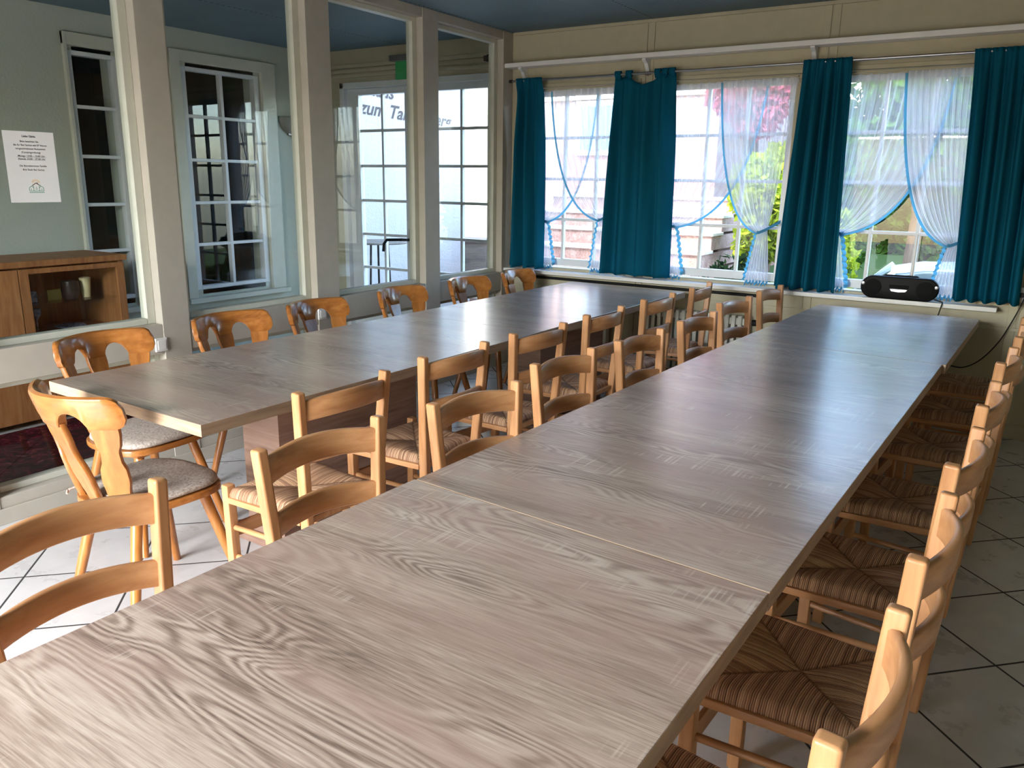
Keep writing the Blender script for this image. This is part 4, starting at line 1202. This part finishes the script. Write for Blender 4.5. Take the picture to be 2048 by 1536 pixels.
hd = empty('hedge', (-0.5, 20.5, gz(0, 20.5)), 0, 'long tall clipped green hedge far behind the parked car', 'hedge')
MB().box(-5.5, 9, 0.3, 1.2, 0, 3.6).build('hedge_core', M['leaf_dark'], hd)
leaves(9000, lambda q: (q.uniform(-5.5, 9), q.uniform(0.0, 0.4), q.uniform(0, 3.8)), 0.16, 35).build('foliage', M['leaf_green'], hd)

# neighbouring house
hs = empty('neighbour_house', (-7.5, 12.4, -0.06), 0, 'salmon neighbouring house with a light blue window behind the garden steps', 'house')
M['salmon'] = plaster('salmon_render', lin(190, 164, 157), 30, 0.4)
M['brickred'] = plaster('red_brick_base', lin(164, 124, 116), 30, 0.4)
M['bluewin'] = plain('blue_window_glass', lin(96, 148, 170), 0.2, 0.6)
M['rooft'] = plain('red_roof_tiles', lin(150, 70, 56), 0.8, 0.2)
MB().box(-0.6, 3.2, 0, 6, 2.0, 4.9).build('house_wall', M['salmon'], hs)
MB().box(-0.6, 3.2, 0, 6, 0, 2.0).build('house_base', M['brickred'], hs)
MB().box(-0.65, 3.25, -0.06, 0.05, 2.85, 3.05).build('facade_band', M['tread'], hs)
m = MB(); m.prism([(-0.6, 4.8), (3, 7.0), (6.6, 4.8)], lambda a, b: (-0.9, a, b), lambda a, b: (3.6, a, b)); m.build('roof', M['rooft'], hs)
for (a, b, z0, z1) in ((0.85, 1.75, 2.05, 2.75),):
    w_ = MB().box(a - .08, b + .08, -0.05, 0.02, z0 - .08, z1 + .08).build('house_window', M['frame'], hs)
    MB().box(a, b, -0.06, -0.04, z0, z1).build('pane', M['bluewin'], w_)

# parked car
M['carpaint'] = plain('pale_blue_car_paint', lin(150, 178, 190), 0.25, 0.5, 0.3)
M['carglass'] = plain('tinted_car_glass', lin(50, 64, 70), 0.08, 0.6)
gzc = gz(-0.3, 11.4)
car = empty('car', (-0.25, 11.5, gzc), R(8), 'light blue car parked on the drive behind the radio window', 'car')
def carsec(x):
    return x
prof = [(-2.05, 0.35), (-2.08, 0.62), (-1.95, 0.92), (-1.2, 0.98), (-0.55, 1.02), (1.0, 1.0), (1.75, 0.92), (2.05, 0.75), (2.08, 0.38), (1.9, 0.28), (-1.9, 0.28)]
MB().prism(prof, lambda a, b: (a, -0.83, b), lambda a, b: (a, 0.83, b)).build('car_body', M['carpaint'], car, bevel=0.05, seg=3)
cab = [(-1.75, 0.95), (-1.25, 1.36), (-0.9, 1.42), (0.35, 1.43), (0.7, 1.38), (1.35, 0.98)]
m = MB()
vs = [(a, -0.78 + (b - 0.95) * 0.28, b) for a, b in cab] + [(a, 0.78 - (b - 0.95) * 0.28, b) for a, b in cab]
n = len(cab); fs = [tuple(reversed(range(n))), tuple(range(n, 2 * n))] + [(i, (i + 1) % n, n + (i + 1) % n, n + i) for i in range(n)]
m.add(vs, fs).build('cabin_glass', M['carglass'], car, bevel=0.03)
m = MB(); rows = []
for (a, b) in ((-1.28, 1.352), (-0.9, 1.432), (-0.2, 1.45), (0.35, 1.442), (0.72, 1.385)):
    h_ = 0.78 - (b - 0.95) * 0.28
    rows.append([(a, -h_, b - 0.03), (a, -h_ + .05, b), (a, 0, b + 0.015), (a, h_ - .05, b), (a, h_, b - 0.03)])
m.strip(rows).build('car_roof', M['carpaint'], car, bevel=0.01)
m = MB()
for s in (-1, 1):
    for (p, q) in (((-1.7, 0.96), (-1.25, 1.38)), ((-0.35, 0.98), (-0.35, 1.43)), ((1.33, 0.98), (0.7, 1.40))):
        m.beam((p[0], s * 0.785, p[1]), (q[0], s * (0.785 - (q[1] - .95) * .28), q[1]), 0.06, 0.03, side=(1, 0, 0))
m.build('pillars', M['carpaint'], car, bevel=0.005)
for sx in (-1.3, 1.3):
    for s in (-1, 1):
        w_ = MB().lathe([(0.2, -0.09), (0.30, -0.09), (0.32, -0.06), (0.32, 0.06), (0.30, 0.09), (0.2, 0.09)], (0, 0, 0), 28).build('wheel', M['blackmatte'], car, smooth=True)
        w_.rotation_euler = (R(90), 0, 0); w_.location = (sx, s * 0.76, 0.32)
        h_ = MB().lathe([(0.02, -0.095), (0.19, -0.10), (0.20, 0.0), (0.19, 0.10), (0.02, 0.095)], (0, 0, 0), 24).build('hubcap', M['silver'], w_, smooth=True)

# shaded house wing with painted lettering, outside the exit door
fw = empty('house_wing', (-6.3, 5.76, -0.06), 0, 'rendered house wing with painted script lettering outside the exit door', 'building')
MB().box(-2.0, 0.0, 0.0, 2.85, 0, 5.2).build('house_wall', M['facade'], fw)
tm = MB()
for txt, cyy, z, sz in (('Haus', 1.27, 2.42, 0.19), ('zum Tannenberg', 1.74, 2.20, 0.20)):
    vs, fs = text_verts(txt, sz, 0.35, 0.004)
    tm.add([(0.004, cyy + a * 1.18, z + b - a * 0.04) for a, b in vs], fs)
tm.build('painted_lettering', M['letters'], fw)
# sunlit garden wall beyond
M['sunwall'] = plaster('whitewashed_wall', lin(236, 228, 214), 25, 0.6)
tag(MB().box(-17, -8.5, 13.6, 13.9, -0.1, 5.0).build('garden_wall', M['sunwall']), 'tall whitewashed sunlit wall beyond the house wing', 'wall')
pl = empty('planter', (-6.75, 9.2, -0.06), R(10), 'grey wooden planter box outside the exit door', 'planter')
M['greywood'] = wood('weathered_wood', lin(96, 88, 80), lin(126, 118, 108), lin(150, 142, 132), 'x', 0.85)
MB().box(-0.45, 0.45, -0.22, 0.22, 0, 0.72).build('box', M['greywood'], pl, bevel=0.01)
MB().box(-0.48, 0.48, -0.25, 0.25, 0.72, 0.76).build('rim', M['greywood'], pl, bevel=0.006)
po = empty('garden_post', (-6.85, 10.1, -0.06), 0, 'weathered wooden post with a curved iron arm outside the exit door', 'post')
MB().box(-0.05, 0.05, -0.05, 0.05, 0, 1.9).build('post', M['greywood'], po, bevel=0.006)
MB().tube([(0, 0, 1.45), (0.25, 0.0, 1.62), (0.55, 0, 1.72), (0.75, 0, 1.9)], 0.022, 10).build('arm', M['greywood'], po, smooth=True)
MB().box(-0.07, 0.07, -0.07, 0.07, 1.9, 1.95).build('cap', M['greywood'], po, bevel=0.006)
bt = empty('bistro_table', (-5.72, 6.32, -0.06), 0, 'round thin-legged iron bistro table outside the exit door', 'table')
MB().lathe([(0.001, 0.90), (0.29, 0.90), (0.30, 0.91), (0.29, 0.92), (0.001, 0.92)], (0, 0, 0), 32).build('tabletop', M['greywood'], bt, smooth=True)
for k in range(3):
    a = 2 * math.pi * k / 3 + 0.3
    MB().tube([(0.10 * math.cos(a), 0.10 * math.sin(a), 0.90), (0.12 * math.cos(a), 0.12 * math.sin(a), 0.4), (0.26 * math.cos(a), 0.26 * math.sin(a), 0.0)], 0.011, 8).build('leg', M['blackmatte'], bt, smooth=True)

# ------------------------------------------------------------------ light
w = bpy.data.worlds.new('sky'); scn.world = w; w.use_nodes = True
nt_ = w.node_tree; bg = nt_.nodes['Background']
sky = nt_.nodes.new('ShaderNodeTexSky'); sky.sky_type = 'NISHITA'; sky.sun_disc = False; sky.sun_elevation = R(48); sky.sun_rotation = R(210); sky.air_density = 1.0; sky.dust_density = 1.5
nt_.links.new(sky.outputs[0], bg.inputs[0]); bg.inputs[1].default_value = 2.0
sun = bpy.data.lights.new('sun', 'SUN'); sun.energy = 5.5; sun.angle = R(0.6); sun.color = (1.0, 0.95, 0.86)
so_ = bpy.data.objects.new('sun', sun); COL.objects.link(so_)
so_.rotation_euler = Vector((0.50, 0.55, -0.80)).to_track_quat('-Z', 'Y').to_euler(); so_.location = (-6, -6, 9)
def area(name, loc, target, sx, sy_, e, col):
    a = bpy.data.lights.new(name, 'AREA'); a.shape = 'RECTANGLE'; a.size = sx; a.size_y = sy_; a.energy = e; a.color = col
    o = bpy.data.objects.new(name, a); COL.objects.link(o); o.location = loc
    o.rotation_euler = (Vector(target) - Vector(loc)).to_track_quat('-Z', 'Y').to_euler()
    return o
# added area lamp standing in for daylight through the unseen terrace opening
td = area('added_terrace_fill', ((BX0 + BX1) / 2, YB - 1.5, 2.95), ((BX0 + BX1) / 2, 0.3, 0.2), 2.8, 1.7, 1200, (1.0, 0.985, 0.97))
def portal(loc, target, sx, sy_):
    o = area('window_portal', loc, target, sx, sy_, 1, (1, 1, 1)); o.data.cycles.is_portal = True
for c in WC: portal((c, W + 0.14, 1.5), (c, 0, 1.5), 0.93, 1.37)
portal((-4.62, W + 0.14, 1.2), (-4.62, 0, 1.2), 1.6, 2.2)

vs_ = scn.view_settings
vs_.view_transform = 'Standard'; vs_.look = 'None'; vs_.exposure = 0.58; vs_.gamma = 1.0; vs_.use_curve_mapping = False
cyc = scn.cycles
cyc.transparent_max_bounces = 24; cyc.max_bounces = 10; cyc.diffuse_bounces = 5; cyc.glossy_bounces = 4; cyc.transmission_bounces = 6
cyc.sample_clamp_indirect = 4.0; cyc.caustics_reflective = False; cyc.caustics_refractive = False
